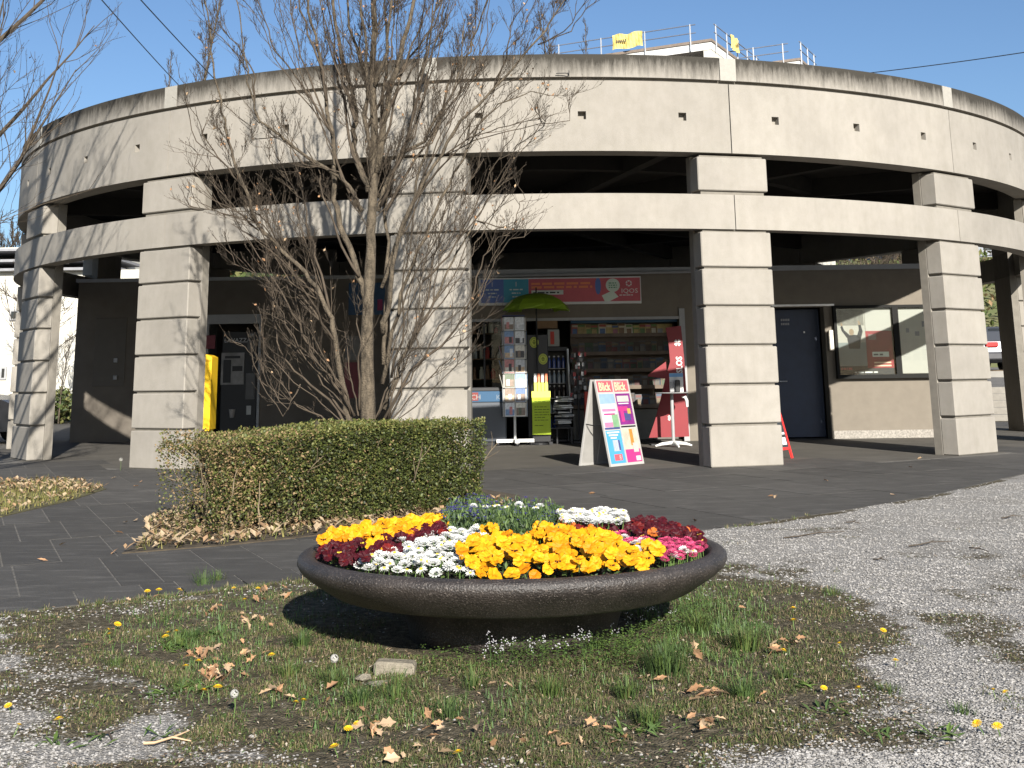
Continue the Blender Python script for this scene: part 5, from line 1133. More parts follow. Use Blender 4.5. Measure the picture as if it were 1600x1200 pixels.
part('wall', MB().box((23,72,4),(32,80,11.5)), mat('block_grey', (.25,.265,.29), .8, .05), rw, world=True)
for z in (7.0,9.4): 
    bl = part('balcony', MB().box((22.9,70.4,z),(30.5,71.99,z+.2)), mat('block_grey', (.25,.265,.29)), rw, world=True)
    part('parapet', MB().box((22.9,70.35,z+.21),(30.5,70.45,z+1.15)), mat('block_grey', (.25,.265,.29)), bl, world=True)
for x in (24,26,28): part('window', MB().box((x,71.95,8.2),(x+1.1,71.999,9.2)), M_glass, rw, world=True)

# cars --------------------------------------------------------------------
def make_car(label, loc, rz, paint, rear_text=True):
    """estate car, nose towards +y in its own frame, centre of the footprint at the origin"""
    t = thing('parked_car', label, 'car', loc, rz)
    prof = [(-2.15,.35),(-2.2,.62),(-2.12,.95),(-1.9,1.28),(-1.65,1.46),(-.6,1.50),(.15,1.44),(.85,1.02),(1.75,.90),(2.15,.72),(2.22,.40),(2.1,.28),(-2.05,.28)]
    mb = MB(); hwb = .88
    def wsec(y, z): return hwb*(1-.02*max(0,abs(y)-1.4)**2) - (.20*max(0,(z-.95)/.55))
    n = len(prof); L1 = [(-wsec(y,z), y, z) for y, z in prof]; R1 = [(wsec(y,z), y, z) for y, z in prof]
    mb.add(L1+R1, [(i, (i+1)%n, n+(i+1)%n, n+i) for i in range(n)])
    C0 = len(mb.v); mb.v += [(-hwb*.98,-.3,.75),(hwb*.98,-.3,.75)]
    for i in range(n): mb.f += [(C0, (i+1)%n, i), (C0+1, n+i, n+(i+1)%n)]; mb.m += [0,0]
    part('body', mb, paint, t, smooth=False)
    part('rear_window', MB().add_ret([(-.66,-2.03,1.06),(.66,-2.03,1.06),(.55,-1.80,1.40),(-.55,-1.80,1.40)], [(0,1,2,3)]), M_glass, t)
    part('windscreen', MB().add_ret([(-.62,.80,1.08),(-.52,.22,1.40),(.52,.22,1.40),(.62,.80,1.08)], [(0,1,2,3)]), M_glass, t)
    for s1 in (-1,1):
        part('side_window', MB().add_ret([(s1*.868,-1.75,1.04),(s1*.868,.62,1.04),(s1*.735,.1,1.38),(s1*.735,-1.5,1.38)], [(0,1,2,3) if s1 > 0 else (3,2,1,0)]), M_glass, t)
        tl = part('tail_light', MB().cbox((s1*.62-.2,-2.26,.78),(s1*.62+.2,-2.12,.94),.02), mat('tail_red', (.45,.02,.02), .3), t)
        part('headlight', MB().cbox((s1*.60-.2,2.0,.62),(s1*.60+.2,2.19,.76),.02), M_white, t)
        part('mirror', MB().cbox((s1*.98-.09,.5,.98),(s1*.98+.09,.62,1.1),.02), paint, t)
        for yw in (-1.3,1.38):
            M = Matrix.Translation((s1*.80,yw,.315)) @ Matrix.Rotation(math.pi/2, 4, 'Y'); q = MB(); q.lathe([(.19,-.1),(.29,-.1),(.315,-.06),(.315,.06),(.29,.1),(.19,.1)], 20); q.v = [tuple(M @ Vector(v)) for v in q.v]; wh = part('wheel', q, mat('tyre', (.02,.02,.02), .8), t)
            q = MB()
            for k in range(10): q.box((-.018,.03,-.02),(.018,.20,.0), Matrix.Rotation(k*.628,4,'Z'))
            q.lathe([(0,-.03),(.05,-.03),(.05,.01),(0,.01)], 10); q.lathe([(.18,-.09),(.205,-.09),(.205,.02),(.18,.02)], 20); M2 = Matrix.Translation((s1*.89,yw,.315)) @ Matrix.Rotation(s1*math.pi/2, 4, 'Y'); q.v = [tuple(M2 @ Vector(v)) for v in q.v]; part('rim', q, M_steel, wh)
    part('bumper', MB().cbox((-.84,-2.30,.36),(.84,-2.10,.60),.04), mat('bumper_dark', (.05,.05,.055), .5), t)
    part('number_plate', MB().box((-.26,-2.275,.66),(.26,-2.262,.77)), M_white, t)
    part('plate_mount', MB().box((-.30,-2.262,.62),(.30,-2.1,.80)), paint, t)
    return t
def add_ret(self, vs, fs): self.add(vs, fs); return self
MB.add_ret = add_ret
p = W(1566,553,42); make_car('silver estate car seen from behind on the raised car park', (p.x, 43, 1.20), R_(-4), mat('paint_silver', (.065,.07,.08), .3, .03, metal=.3))
p = W(1538,545,41); make_car('dark blue car beside the silver one, half hidden by the pillar', (p.x-.6, 43.4, 1.22), R_(10), mat('paint_navy', (.05,.06,.09), .3, .03, metal=.2))
p = W(1640,553,44); make_car('grey car parked beyond the dark right pillar', (p.x+.9, 44, 1.22), R_(-8), mat('paint_grey', (.2,.2,.21), .3, .03, metal=.3))
p = W(-38,690,25.4); make_car('black car with bright spoked wheel at the left edge', (p.x-1.0, 25.6, -.03), R_(-90), mat('paint_black', (.02,.02,.022), .25, .03))

# railed white house behind the parapet ------------------------------------
wh_ = thing('white_house', 'white flat roofed house with guard rails rising behind the parapet', 'house', (8.2, 50, 0))
C0 = W(1111,62,50); e1 = (W(951,87,52.2)-C0); e1.z = 0; e1.normalize(); e2 = Vector((-e1.y, e1.x, 0)); e2 = e2 if e2.y > 0 else -e2
def slab(q, o, la, lb, z0, z1): 
    a, b_, c, d = o, o+e1*la, o+e1*la+e2*lb, o+e2*lb; pts = [(v.x,v.y) for v in (a,d,c,b_)]
    if sum(pts[i][0]*pts[(i+1)%4][1]-pts[(i+1)%4][0]*pts[i][1] for i in range(4)) < 0: pts.reverse()
    q.prism(pts, z0, z1)
q = MB(); slab(q, C0, 16, 12, C0.z-.42, C0.z-.08); part('roof_fascia', q, M_white, wh_, world=True)
q = MB(); slab(q, C0-e1*.05-e2*.05, 16.1, 12.1, C0.z-.079, C0.z+.04); part('roof_edge', q, mat('roof_edge_brown', (.20,.16,.13), .8), wh_, world=True)
q = MB(); slab(q, C0+e1*.1+e2*1.6, 15, 10, 0, C0.z-.421); part('wall', q, mat('house_wood', (.10,.07,.055), .8, .2), wh_, world=True)
q = MB(); slab(q, C0+e1*.02+e2*.02, .35, 11.9, 0, C0.z-.422); part('end_wall', q, M_wh, wh_, world=True)
def rails(o, dirs, n, parent, z, nm_='guard_rail', h=.80, stepd=2.0):
    pts = [o+dirs*stepd*k for k in range(n)]
    for pp in pts: part('rail_post', MB().tube([(pp.x,pp.y,z-.4),(pp.x,pp.y,z+h)], .035, 6), M_steel, parent, world=True)
    for hz_ in (.39, .76): part(nm_, MB().tube([(o-dirs*.25).to_tuple()[:2]+(z+hz_,), (pts[-1]+dirs*.4).to_tuple()[:2]+(z+hz_,)], .025, 5), mat('rail_dark', (.14,.15,.18), .5), parent, world=True)
rails(C0+e1*.9-e2*.07, e1, 4, wh_, C0.z, stepd=2.1); rails(C0+e2*.5-e1*.07, e2, 5, wh_, C0.z, stepd=1.55)
def banner(o, d, L_, z0, z1, label, wave):
    q = MB(); n = 12; nrm = Vector((-d.y,d.x,0)); nrm = nrm if nrm.y < 0 else -nrm; P_ = []
    for i in range(n+1):
        for j in range(4): v = o+d*(L_*i/n)+nrm*(.12+.05*math.sin(i*1.3+j)); P_.append((v.x, v.y, z0+(z1-z0)*j/3+wave*math.sin(i*.8)*.04))
    fs = [(i*4+j,(i+1)*4+j,(i+1)*4+j+1,i*4+j+1) for i in range(n) for j in range(3)]
    q.add(P_, fs); t = thing('yellow_banner', label, 'banner', o.to_tuple()); part('cloth', q, mat('banner_yellow', (.66,.52,.16), .8, .08, 3), t, world=True)
    q = MB(); r = random.Random(2)
    for k in range(5): v0 = o+d*(L_*(.52+.07*k))+nrm*.19; v1 = o+d*(L_*(.52+.07*k+.05))+nrm*.19; zm = (z0+z1)/2; q.face([(v0.x,v0.y,zm-.06),(v1.x,v1.y,zm-.06),(v1.x,v1.y,zm+.07),(v0.x,v0.y,zm+.07)])
    part('print', q, mat('banner_print', (.12,.10,.06), .8), t, world=True)
banner(C0+e1*3.05-e2*.07, e1, 1.45, C0.z+.12, C0.z+.80, 'yellow banner tied along the front guard rail of the white house', 1)
banner(C0+e2*2.2-e1*.07, e2, 1.3, C0.z+.15, C0.z+.80, 'yellow banner tied to the side guard rail of the white house', .5)
w2 = thing('white_house', 'smaller railed white roof right of the big one behind the parapet', 'house', (12, 52, 0)); C1 = W(1249,92,52)
q = MB(); slab(q, C1, 5.0, 6, C1.z-.4, C1.z-.07); part('roof_fascia', q, M_white, w2, world=True)
q = MB(); slab(q, C1-e1*.05-e2*.05, 5.1, 6.1, C1.z-.069, C1.z+.04); part('roof_edge', q, mat('roof_edge_brown', (.20,.16,.13)), w2, world=True)
q = MB(); slab(q, C1+e1*.3+e2*.3, 4.4, 5.4, 0, C1.z-.401); part('wall', q, M_wh, w2, world=True)
rails(C1+e1*.7-e2*.07, e1, 3, w2, C1.z, stepd=1.35); rails(C1+e2*.1-e1*.07, e2, 3, w2, C1.z, stepd=1.2)

# overhead wires
def wire(a, b_, label, sag=.25):
    pts = [a.lerp(b_, t/12)-Vector((0,0,sag*4*(t/12)*(1-t/12))) for t in range(13)]; mb = MB(); mb.tube([p-a for p in pts], .014, 5)
    solo('overhead_wire', mb, M_dark, label, 'wire', a)
wire(W(100,-68,22), W(300,155,40), 'overhead wire slanting down to the parapet, nearer the left edge', .05)
wire(W(170,-55,22), W(400,190,40), 'overhead wire slanting down behind the bare twigs, right of another wire', .05)
wire(W(1330,117,36), W(1700,66,30), 'overhead wire rising to the right picture edge over the parapet', .05)

# ------------------------------------------------------------------ clipped hedge
hd_ = thing('hedge', 'long clipped box hedge, brown and thin at its left end', 'hedge', (-1.5, 10.2, 0))
HA, HB = Vector((-2.20, 9.32)), Vector((-.33, 11.10)); hu = (HB-HA).normalized(); hv = Vector((-hu.y, hu.x)); HL = (HB-HA).length; HW = .95
def hpt(t, s_, z): 
    v = HA+hu*t+hv*s_; return Vector((v.x, v.y, z))-hd_.location
def htop(t): return .655+.105*min(1, t/.9)+.015*math.sin(t*5)
r = random.Random(19); hm = [mat('hedge_green', (.064,.082,.018), .55, .3, 5), mat('hedge_dark', (.030,.038,.012), .55, .3, 5), mat('hedge_olive', (.105,.108,.028), .6, .3, 5), mat('hedge_tan', (.21,.145,.072), .8, .3, 5), mat('hedge_light', (.150,.145,.045), .55, .25, 5)]
q = MB(); cnt = 0
while cnt < 62000:
    t = r.uniform(-.08, HL+.05); side = r.random(); zt_h = htop(t)
    if side < .55: s_ = abs(r.gauss(0,.05)); z = r.uniform(.06, zt_h)
    elif side < .80: s_ = r.uniform(0,HW); z = zt_h-abs(r.gauss(0,.05))
    elif side < .90: s_ = r.uniform(0,HW); z = r.uniform(.05,zt_h); t = r.choice((HL+.03-abs(r.gauss(0,.05)), abs(r.gauss(0,.05))-.05))
    else: s_ = r.uniform(0,HW); z = r.uniform(.1,zt_h)
    nz_ = noise.noise(Vector((t*2.1, z*2.6, s_*2))); nz2 = noise.noise(Vector((t*6+9, z*7, s_*5)))
    s_ += nz_*.08-.02; z += nz2*.03; t += nz_*.03
    left = max(0, 1-t/1.0); thin = .25*left+.25*(nz2 < -.28)+(.35 if nz_ < -.42 else 0)+(.3 if z < .2 and left > .3 else 0)
    if r.random() < thin: continue
    br = .06+.55*left**.8+.24*(nz_ > .15)*(t < 1.7)
    if r.random() < br*.75: k_ = r.choice((3,3,2))
    else: k_ = r.choice((0,0,1,1,2) if z < zt_h-.05 else (0,2,4,4,0))
    q.k = k_; d = Vector((r.gauss(0,1)-hv.x*.6, r.gauss(0,1)-hv.y*.6, r.gauss(.3,.8))).normalized(); L_ = r.uniform(.014,.030)
    leafquad(q, hpt(t, s_, z), d, Vector((r.gauss(0,.7), r.gauss(0,.7), 1)).normalized(), L_, L_*.36); cnt += 1
part('foliage', q, hm, hd_, kind='stuff')
st = MB(); r = random.Random(23)
for k in range(170):
    t = .12+(HL-.15)*r.random()**1.5; s_ = r.uniform(.02,.5); p = hpt(t, s_+.12, .0); a = bez(p, Vector((r.gauss(0,.16), r.gauss(0,.16), 1)), htop(t)*r.uniform(.75,.98), 6, .1, r, .16); st.tube(a, taper(r.uniform(.005,.012), .0025, 7), 5, False)
    for j in range(3): pp, d = along(a, r.uniform(.3,.95)); b2 = bez(pp, side_dir(d, r, .7), .16, 3, .3, r, .15); st.tube(b2, taper(.004,.0015,4), 3, False)
for k in range(6):
    p = hpt(r.uniform(.05,.4), r.uniform(.02,.2), .0); a = bez(p, Vector((r.gauss(-.12,.25), r.gauss(-.15,.2), 1)), r.uniform(.35,.6), 6, 0, r, .12); st.tube(a, taper(.011,.003,7), 5, False)
part('stems', st, mat('hedge_twig', (.20,.155,.10), .9, .3, 9), hd_)
# dark inner mass of old wood so that light does not pass straight through
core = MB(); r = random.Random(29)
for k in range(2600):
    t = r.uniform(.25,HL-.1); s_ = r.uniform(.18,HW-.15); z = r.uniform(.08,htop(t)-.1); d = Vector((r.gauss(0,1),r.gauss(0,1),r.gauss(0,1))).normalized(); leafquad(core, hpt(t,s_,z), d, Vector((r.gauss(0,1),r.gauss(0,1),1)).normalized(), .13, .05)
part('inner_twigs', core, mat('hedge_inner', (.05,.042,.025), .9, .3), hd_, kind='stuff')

# ------------------------------------------------------------------ flower bowl
bwl = thing('flower_bowl', 'wide dark concrete planter bowl full of spring flowers', 'planter', (BOWL.x, BOWL.y, 0))
M_bowl = bpy.data.materials.new('bowl_concrete'); M_bowl.use_nodes = True; t = M_bowl.node_tree; N, L = t.nodes, t.links
bs = N['Principled BSDF']; bs.inputs['Roughness'].default_value = .5; bs.inputs['Specular IOR Level'].default_value = .6
tc = N.new('ShaderNodeTexCoord')
base_ = rmp(nse(7, 8).outputs['Fac'], (.3,(.014,.0115,.010)), (.7,(.042,.034,.029)))
grit = rmp(nse(150, 2).outputs['Fac'], (.58,(0,0,0)), (.70,(1,1,1)))
gcol_ = N.new('ShaderNodeRGB'); gcol_.outputs[0].default_value = (.13,.11,.095,1)
L.new(mixc(grit, base_, gcol_.outputs[0]), bs.inputs['Base Color'])
bp = N.new('ShaderNodeBump'); bp.inputs['Strength'].default_value = .9; bp.inputs['Distance'].default_value = .006; L.new(nse(120, 4).outputs['Fac'], bp.inputs['Height']); L.new(bp.outputs[0], bs.inputs['Normal'])
ZR = .362
prof = [(.0,.0),(.46,.0),(.47,.05),(.50,.135),(.58,.178),(.74,.193),(.792,.200),(.806,.203),(.822,.212),(.865,.240),(.915,.273),(.946,.300),(BR,.325),(.957,.345),(.944,.358),(.922,ZR+.002),(.895,ZR-.001),(.876,ZR-.016),(.864,ZR-.06),(.85,ZR-.10),(.6,ZR-.10),(0,ZR-.10)]
mb = MB(); mb.lathe(prof, 128); bo = part('bowl', mb, M_bowl, bwl, smooth=True)
sm_ = MB(); sm_.lathe([(BR-.098,ZR-.05),(.7,ZR-.025),(.4,ZR-.0),(0,ZR+.01)], 64); part('soil', sm_, mat('potting_soil', (.035,.026,.018), .95, .4, 30, .6, 50), bwl)
# flowers -------------------------------------------------------------------
def zm(x, y): 
    d = min(1, math.hypot(x-BOWL.x, y-BOWL.y)/(BR-.10)); return ZR-.045+.06*(1-d*d)
def onmound(px_, py_, h=.07):
    z = ZR+h
    for _ in range(6): p = G(px_, py_, z); z = zm(p.x, p.y)+h
    return Vector((p.x, p.y))
def P_(pts, h=.07): return [tuple(onmound(*q, h)) for q in pts]
areas = {
 'yb': P_([(492,842),(520,828),(560,812),(625,800),(690,795),(697,822),(665,826),(640,838),(600,842),(588,862),(560,850),(520,848),(500,855)]),
 'ml': P_([(478,852),(500,850),(525,846),(560,852),(588,862),(575,872),(558,895),(530,893),(500,882)]),
 'ml2': P_([(588,860),(604,842),(640,838),(668,826),(690,826),(700,836),(640,850),(605,872)]),
 'wl': P_([(556,876),(600,868),(612,850),(650,846),(700,828),(752,826),(762,838),(735,850),(712,876),(742,886),(738,906),(640,912),(600,895),(560,886)]),
 'yf': P_([(708,882),(722,860),(758,834),(800,838),(870,832),(905,836),(960,845),(1034,868),(1036,894),(985,904),(900,914),(745,912),(742,890)]),
 'bl': P_([(686,825),(700,800),(760,785),(780,800),(760,828)]),
 'lv': P_([(700,825),(770,795),(868,795),(882,812),(878,835),(820,842),(760,832)]),
 'wb': P_([(872,802),(900,800),(972,800),(980,814),(940,816),(880,814)], .115),
 'wb2': P_([(722,796),(760,788),(862,794),(862,800),(760,796)], .125),
 'mr': P_([(876,815),(900,812),(978,814),(1050,824),(1100,836),(1098,846),(1020,842),(960,838),(905,836),(878,830)]),
 'pr': P_([(960,845),(930,838),(985,836),(1030,842),(1098,846),(1108,862),(1090,880),(1050,892),(1036,880),(1034,866)]),
}
def daisy_mesh():
    q = MB(); n = 14; R0 = .0185
    for k in range(n):
        a0, a1 = 2*math.pi*k/n, 2*math.pi*(k+1)/n; am = (a0+a1)/2; P = lambda a, rr, z: (rr*math.cos(a), rr*math.sin(a), z)
        q.add([P(a0,.006,.010),P(am,R0,.002+.003*(k%2)),P(a1,.006,.010),P(am,R0*.7,.0095)], [(0,1,3),(3,1,2),(0,3,2)])
    q.mat(1).lathe([(.0065,.009),(.004,.0125),(0,.0135)], 7); q.mat(2).tube([(0,0,-.07),(0,.002,-.03),(0,0,.002)], .0016, 4)
    return q
def pom_mesh():
    q = MB(); r = random.Random(5)
    for ring, (rr, z, n) in enumerate(((.018,.002,12),(.015,.008,11),(.010,.0125,8),(.005,.0145,5))):
        for k in range(n):
            a = 2*math.pi*(k+.5*ring)/n; d = Vector((math.cos(a), math.sin(a), .25+.35*ring)).normalized(); sd = Vector((-d.y,d.x,0)); c = Vector((rr*.45*math.cos(a), rr*.45*math.sin(a), z*.7)); L_ = rr*.75
            q.add([c-sd*.002, c+sd*.002, c+d*L_+sd*.0032, c+d*L_*1.12, c+d*L_-sd*.0032], [(0,1,2,3,4)])
    q.mat(1).tube([(0,0,-.07),(.001,0,-.03),(0,0,.002)], .0017, 4); return q
def pansy_mesh(seed):
    q = MB(); r = random.Random(seed)
    for k, (a, L_, w_) in enumerate(((90+32,.032,.020),(90-32,.032,.020),(200,.030,.019),(-20,.030,.019),(-90,.034,.025))):
        a = R_(a+r.uniform(-9,9)); d = Vector((math.cos(a), math.sin(a), .12+r.uniform(-.15,.25))).normalized(); sd = Vector((-math.sin(a), math.cos(a), 0)); off = Vector((0,0,.0015*k)); n = 7; P0 = off
        rim = []
        for j in range(n+1):
            t = j/n*2-1; rim.append(off+d*L_*(1.02-.42*t*t+.05*math.sin(t*9+seed))+sd*w_*t*1.02+Vector((0,0,r.uniform(-.004,.005))))
        mid = off+d*L_*.45+Vector((0,0,.003)); q.k = 0
        for j in range(n): q.add([mid, rim[j], rim[j+1]], [(0,1,2)])
        q.add([P0, rim[0], mid], [(0,1,2)]); q.add([P0, mid, rim[-1]], [(0,1,2)])
        if k >= 2: q.k = 1; q.add([off+Vector((0,0,.0035)), off+d*.011-sd*.004+Vector((0,0,.004)), off+d*.0125+Vector((0,0,.0045)), off+d*.011+sd*.004+Vector((0,0,.004))], [(0,1,2,3)])
    q.mat(2).tube([(0,0,0),(0,-.006,-.012),(0,-.004,-.05)], .0016, 4); return q
def petal_mat(name, c, var=.1, sheen=.25):
    m = mat(name, c, .55, var, 40, orand=.12, spec=.2); b_ = m.node_tree.nodes['Principled BSDF']; return m
M_pw = petal_mat('petal_white', (.62,.62,.58), .04); M_py = petal_mat('petal_yellow', (.56,.235,.003), .14); M_py2 = petal_mat('petal_lemon', (.58,.28,.006), .12); M_py3 = petal_mat('petal_amber', (.50,.165,.002), .2); M_pm = petal_mat('petal_maroon', (.040,.003,.006), .5); M_pm2 = petal_mat('petal_red', (.10,.007,.006), .5); M_pp = petal_mat('petal_pink', (.45,.055,.13), .25); M_pb = petal_mat('petal_blue', (.060,.045,.24), .3); M_pc = mat('flower_centre', (.62,.42,.03), .7); M_gs = mat('flower_stem', (.10,.17,.04), .7); M_po = petal_mat('petal_orange', (.35,.09,.012), .3)
def me(q, name, mats): return q.mesh(name, mats)
ME = {'daisy': [me(daisy_mesh(), 'daisy', [M_pw, M_pc, M_gs]), me(pom_mesh(), 'daisy', [M_pw, M_gs])], 'pink': [me(pom_mesh(), 'pink_daisy', [M_pp, M_gs])],
      'yellow': [me(pansy_mesh(k), 'yellow_pansy', [(M_py,M_py2,M_py,M_py3,M_py,M_py2)[k], M_pm if k == 4 else M_py3, M_gs]) for k in range(6)],
      'maroon': [me(pansy_mesh(10+k), 'maroon_pansy', [M_pm2 if k == 3 else M_pm, M_pc if k == 5 else M_pm2, M_gs]) for k in range(6)], 'orange': [me(pansy_mesh(30), 'orange_pansy', [M_po, M_pm, M_gs])]}
fr3 = random.Random(17)
def plant(area, sp, metas, name, label, cat, group, h0=.055, h1=.085, face=.0, scale=(.85,1.15), nmax=296):
    poly = areas[area]; xs = [p[0] for p in poly]; ys = [p[1] for p in poly]; pts = []; t = 0
    while len(pts) < nmax and t < 9000:
        t += 1; x, y = fr3.uniform(min(xs)-.01,max(xs)+.01), fr3.uniform(min(ys)-.01,max(ys)+.01)
        if not inpoly(x,y,poly) or math.hypot(x-BOWL.x,y-BOWL.y) > BR-.105: continue
        if any((x-a)**2+(y-b_)**2 < sp*sp for a, b_ in pts): continue
        pts.append((x,y))
    for x, y in pts:
        o = bpy.data.objects.new(name, fr3.choice(metas)); col.objects.link(o); z = zm(x,y)+fr3.uniform(h0,h1)
        dirv = Vector((fr3.gauss(.12,.35)*face, -face*fr3.uniform(.5,1.2)-.1+fr3.gauss(0,.15), 1)).normalized()
        # top of the flower (local z) towards dirv, lower petal (local -y) hanging down
        zax = dirv; yax = (Vector((fr3.gauss(0,.25),fr3.gauss(.15,.2),1))-zax*zax.dot(Vector((0,0,1)))).normalized() if face > .3 else Vector((fr3.gauss(0,1),fr3.gauss(0,1),0))
        yax = (yax-zax*yax.dot(zax)).normalized(); xax = yax.cross(zax); s_ = fr3.uniform(*scale)
        M = Matrix((xax,yax,zax)).transposed().to_4x4(); o.matrix_world = Matrix.Translation((x,y,z)) @ M @ Matrix.Scale(s_,4)
        o['label'] = label; o['category'] = cat; o['group'] = group; o['kind'] = 'thing'
    return len(pts)
NF = {}
NF['wl'] = plant('wl', .038, ME['daisy'][1:]*3+ME['daisy'][:1], 'white_daisy', 'white double daisy in the front left patch of the bowl', 'daisy', 'white daisies at the front left of the bowl', .045, .080, .3, (1.05,1.45))
NF['wb'] = plant('wb', .034, ME['daisy'], 'white_daisy', 'white daisy in the row at the back right of the bowl', 'daisy', 'white daisies at the back of the bowl', .10, .125, .2, (1.0,1.3))
NF['wb2'] = plant('wb2', .07, ME['daisy'], 'white_daisy', 'single white daisy behind the blue flowers at the back of the bowl', 'daisy', 'white daisies behind the blue flowers', .12, .14, .2, (.9,1.2), 9)
NF['yb'] = plant('yb', .047, ME['yellow'], 'yellow_pansy', 'yellow pansy in the back left strip of the bowl', 'pansy', 'yellow pansies at the back left of the bowl', .06, .10, .8, (.85,1.15))
NF['yf'] = plant('yf', .046, ME['yellow'], 'yellow_pansy', 'yellow pansy in the big front patch of the bowl', 'pansy', 'yellow pansies at the front of the bowl', .045, .105, .8, (.75,1.25))
NF['ml'] = plant('ml', .045, ME['maroon'], 'maroon_pansy', 'dark maroon pansy at the left rim of the bowl', 'pansy', 'maroon pansies at the left of the bowl', .05, .09, .8, (.75,1.0))
NF['ml2'] = plant('ml2', .045, ME['maroon'], 'maroon_pansy', 'dark maroon pansy between the yellow strip and the white daisies', 'pansy', 'maroon pansies between yellow and white', .05, .09, .8, (.75,1.0))
NF['mr'] = plant('mr', .044, ME['maroon']*2+ME['orange'][:1], 'maroon_pansy', 'dark red pansy at the back right of the bowl', 'pansy', 'maroon pansies at the right of the bowl', .05, .10, .8, (.75,1.05))
NF['pr'] = plant('pr', .030, ME['pink'], 'pink_daisy', 'pink double daisy at the right rim of the bowl', 'daisy', 'pink daisies at the right of the bowl', .045, .075, .25, (.9,1.2))
areas['wr'] = P_([(960,842),(1000,842),(1020,862),(990,862)]); areas['wr2'] = P_([(1045,862),(1090,858),(1112,870),(1090,884)])
NF['wr'] = plant('wr', .045, ME['daisy'], 'white_daisy', 'white daisy among the pink ones near the yellow pansies', 'daisy', 'white daisies among the pink ones', .06, .08, .25, (.95,1.25), 9)
NF['wr2'] = plant('wr2', .05, ME['daisy'], 'white_daisy', 'white daisy among the pink ones at the right rim', 'daisy', 'white daisies at the right rim', .06, .08, .25, (.95,1.25), 8)
print('flowers', NF)
# leaves between the flowers, and the small blue blooms
q = MB(); r = random.Random(41)
for k in range(5200):
    a = r.uniform(0,6.283); rr = (BR-.125)*math.sqrt(r.random()); x, y = BOWL.x+rr*math.cos(a), BOWL.y+rr*math.sin(a); lush = inpoly(x,y,areas['lv']) or inpoly(x,y,areas['bl'])
    h = r.uniform(0,.055); d = Vector((r.gauss(0,1),r.gauss(0,1),r.uniform(-.1,1))).normalized(); q.k = r.choice((0,0,1,2)); leafquad(q, Vector((x,y,zm(x,y)+h)), d, Vector((r.gauss(0,.4),r.gauss(0,.4),1)).normalized(), r.uniform(.018,.04), r.uniform(.006,.011))
for A_ in ('lv','bl'):
    poly = areas[A_]; xs = [p[0] for p in poly]; ys = [p[1] for p in poly]
    for k in range(3600):
        x, y = r.uniform(min(xs),max(xs)), r.uniform(min(ys),max(ys))
        if not inpoly(x,y,poly): continue
        h = r.uniform(0,.12); d = Vector((r.gauss(0,.5),r.gauss(0,.5),1)).normalized(); q.k = r.choice((0,1,1,2)); leafquad(q, Vector((x,y,zm(x,y)+h)), d, Vector((r.gauss(0,1),r.gauss(0,1),.2)).normalized(), r.uniform(.02,.042), r.uniform(.004,.007))
solo('flower_leaves', q, [mat('bloom_leaf', (.050,.085,.022), .6, .3, 9), mat('bloom_leaf_dark', (.028,.052,.018), .6, .3, 9), mat('bloom_leaf_light', (.09,.135,.035), .6, .3, 9)], 'green leaves filling the gaps between the bowl flowers', 'leaves')['kind'] = 'stuff'
q = MB()
for A_, nb_ in (('bl',330),('lv',120)):
    poly = areas[A_]; xs = [p[0] for p in poly]; ys = [p[1] for p in poly]; k = 0
    while k < nb_:
        x, y = r.uniform(min(xs),max(xs)), r.uniform(min(ys),max(ys))
        if not inpoly(x,y,poly): continue
        k += 1; c = Vector((x,y,zm(x,y)+r.uniform(.09,.145)))
        for j in range(5):
            a = j*1.2566+k; e = c+Vector((.006*math.cos(a),.006*math.sin(a),.001)); d = Vector((math.cos(a)*.5,math.sin(a)*.5-.5,.6)); sd = Vector((-math.sin(a),math.cos(a),0))*.004; q.add([c, e+sd, e+d*.006, e-sd], [(0,1,2,3)])
solo('blue_blooms', q, M_pb, 'tiny violet blue blossoms at the back of the bowl', 'flowers')['kind'] = 'stuff'

# ------------------------------------------------------------------ small things on the ground
sb2 = thing('stone_block', 'pale cut stone block lying against the foot of the bowl', 'stone block', tuple(G(614,1057)), R_(-4))
mb = MB(); mb.cbox((-.078,-.0,-.02),(.08,.08,.048),.010, Matrix.Rotation(.05,4,'Y')); part('stone', mb, mat('block_stone', (.21,.185,.14), .95, .2, 20, .6, 60), sb2)
vs_, fs_ = stone_mesh(21); mb = MB(); mb.add([(p.x*.035,p.y*.03,p.z*.022+.012) for p in vs_], fs_); solo('pale_stone', mb, mat('block_stone', (.21,.185,.14)), 'small rounded pale stone left of the cut stone block', 'stone', tuple(G(568,1066)))
mb = MB(); mb.add([(p.x*.05,p.y*.03,p.z*.016+.012) for p in vs_], fs_); solo('pale_stone', mb, mat('block_stone', (.21,.185,.14)), 'flat pale stone right before the cut stone block', 'stone', tuple(G(590,1075)))
def dandelion_mesh():
    q = MB(); n = 13
    for ring, (rr, z) in enumerate(((.016,.003),(.011,.007),(.006,.009))):
        for k in range(n):
            a = 2*math.pi*(k+.5*ring)/n; d = Vector((math.cos(a),math.sin(a),0)); sd = Vector((-d.y,d.x,0))*.0022; q.add([Vector((0,0,z*.5)), d*rr+sd+Vector((0,0,z)), d*rr*1.12+Vector((0,0,z)), d*rr-sd+Vector((0,0,z))], [(0,1,2,3)])
    q.mat(1).tube([(0,0,.002),(.003,.004,-.03),(0,0,-.06)], .0016, 4); return q
dm = dandelion_mesh().mesh('dandelion', [mat('dandelion_yellow', (.80,.52,.01), .6, .1), M_gs])
r = random.Random(33)
L_D = 'yellow dandelion flower open in the %s'
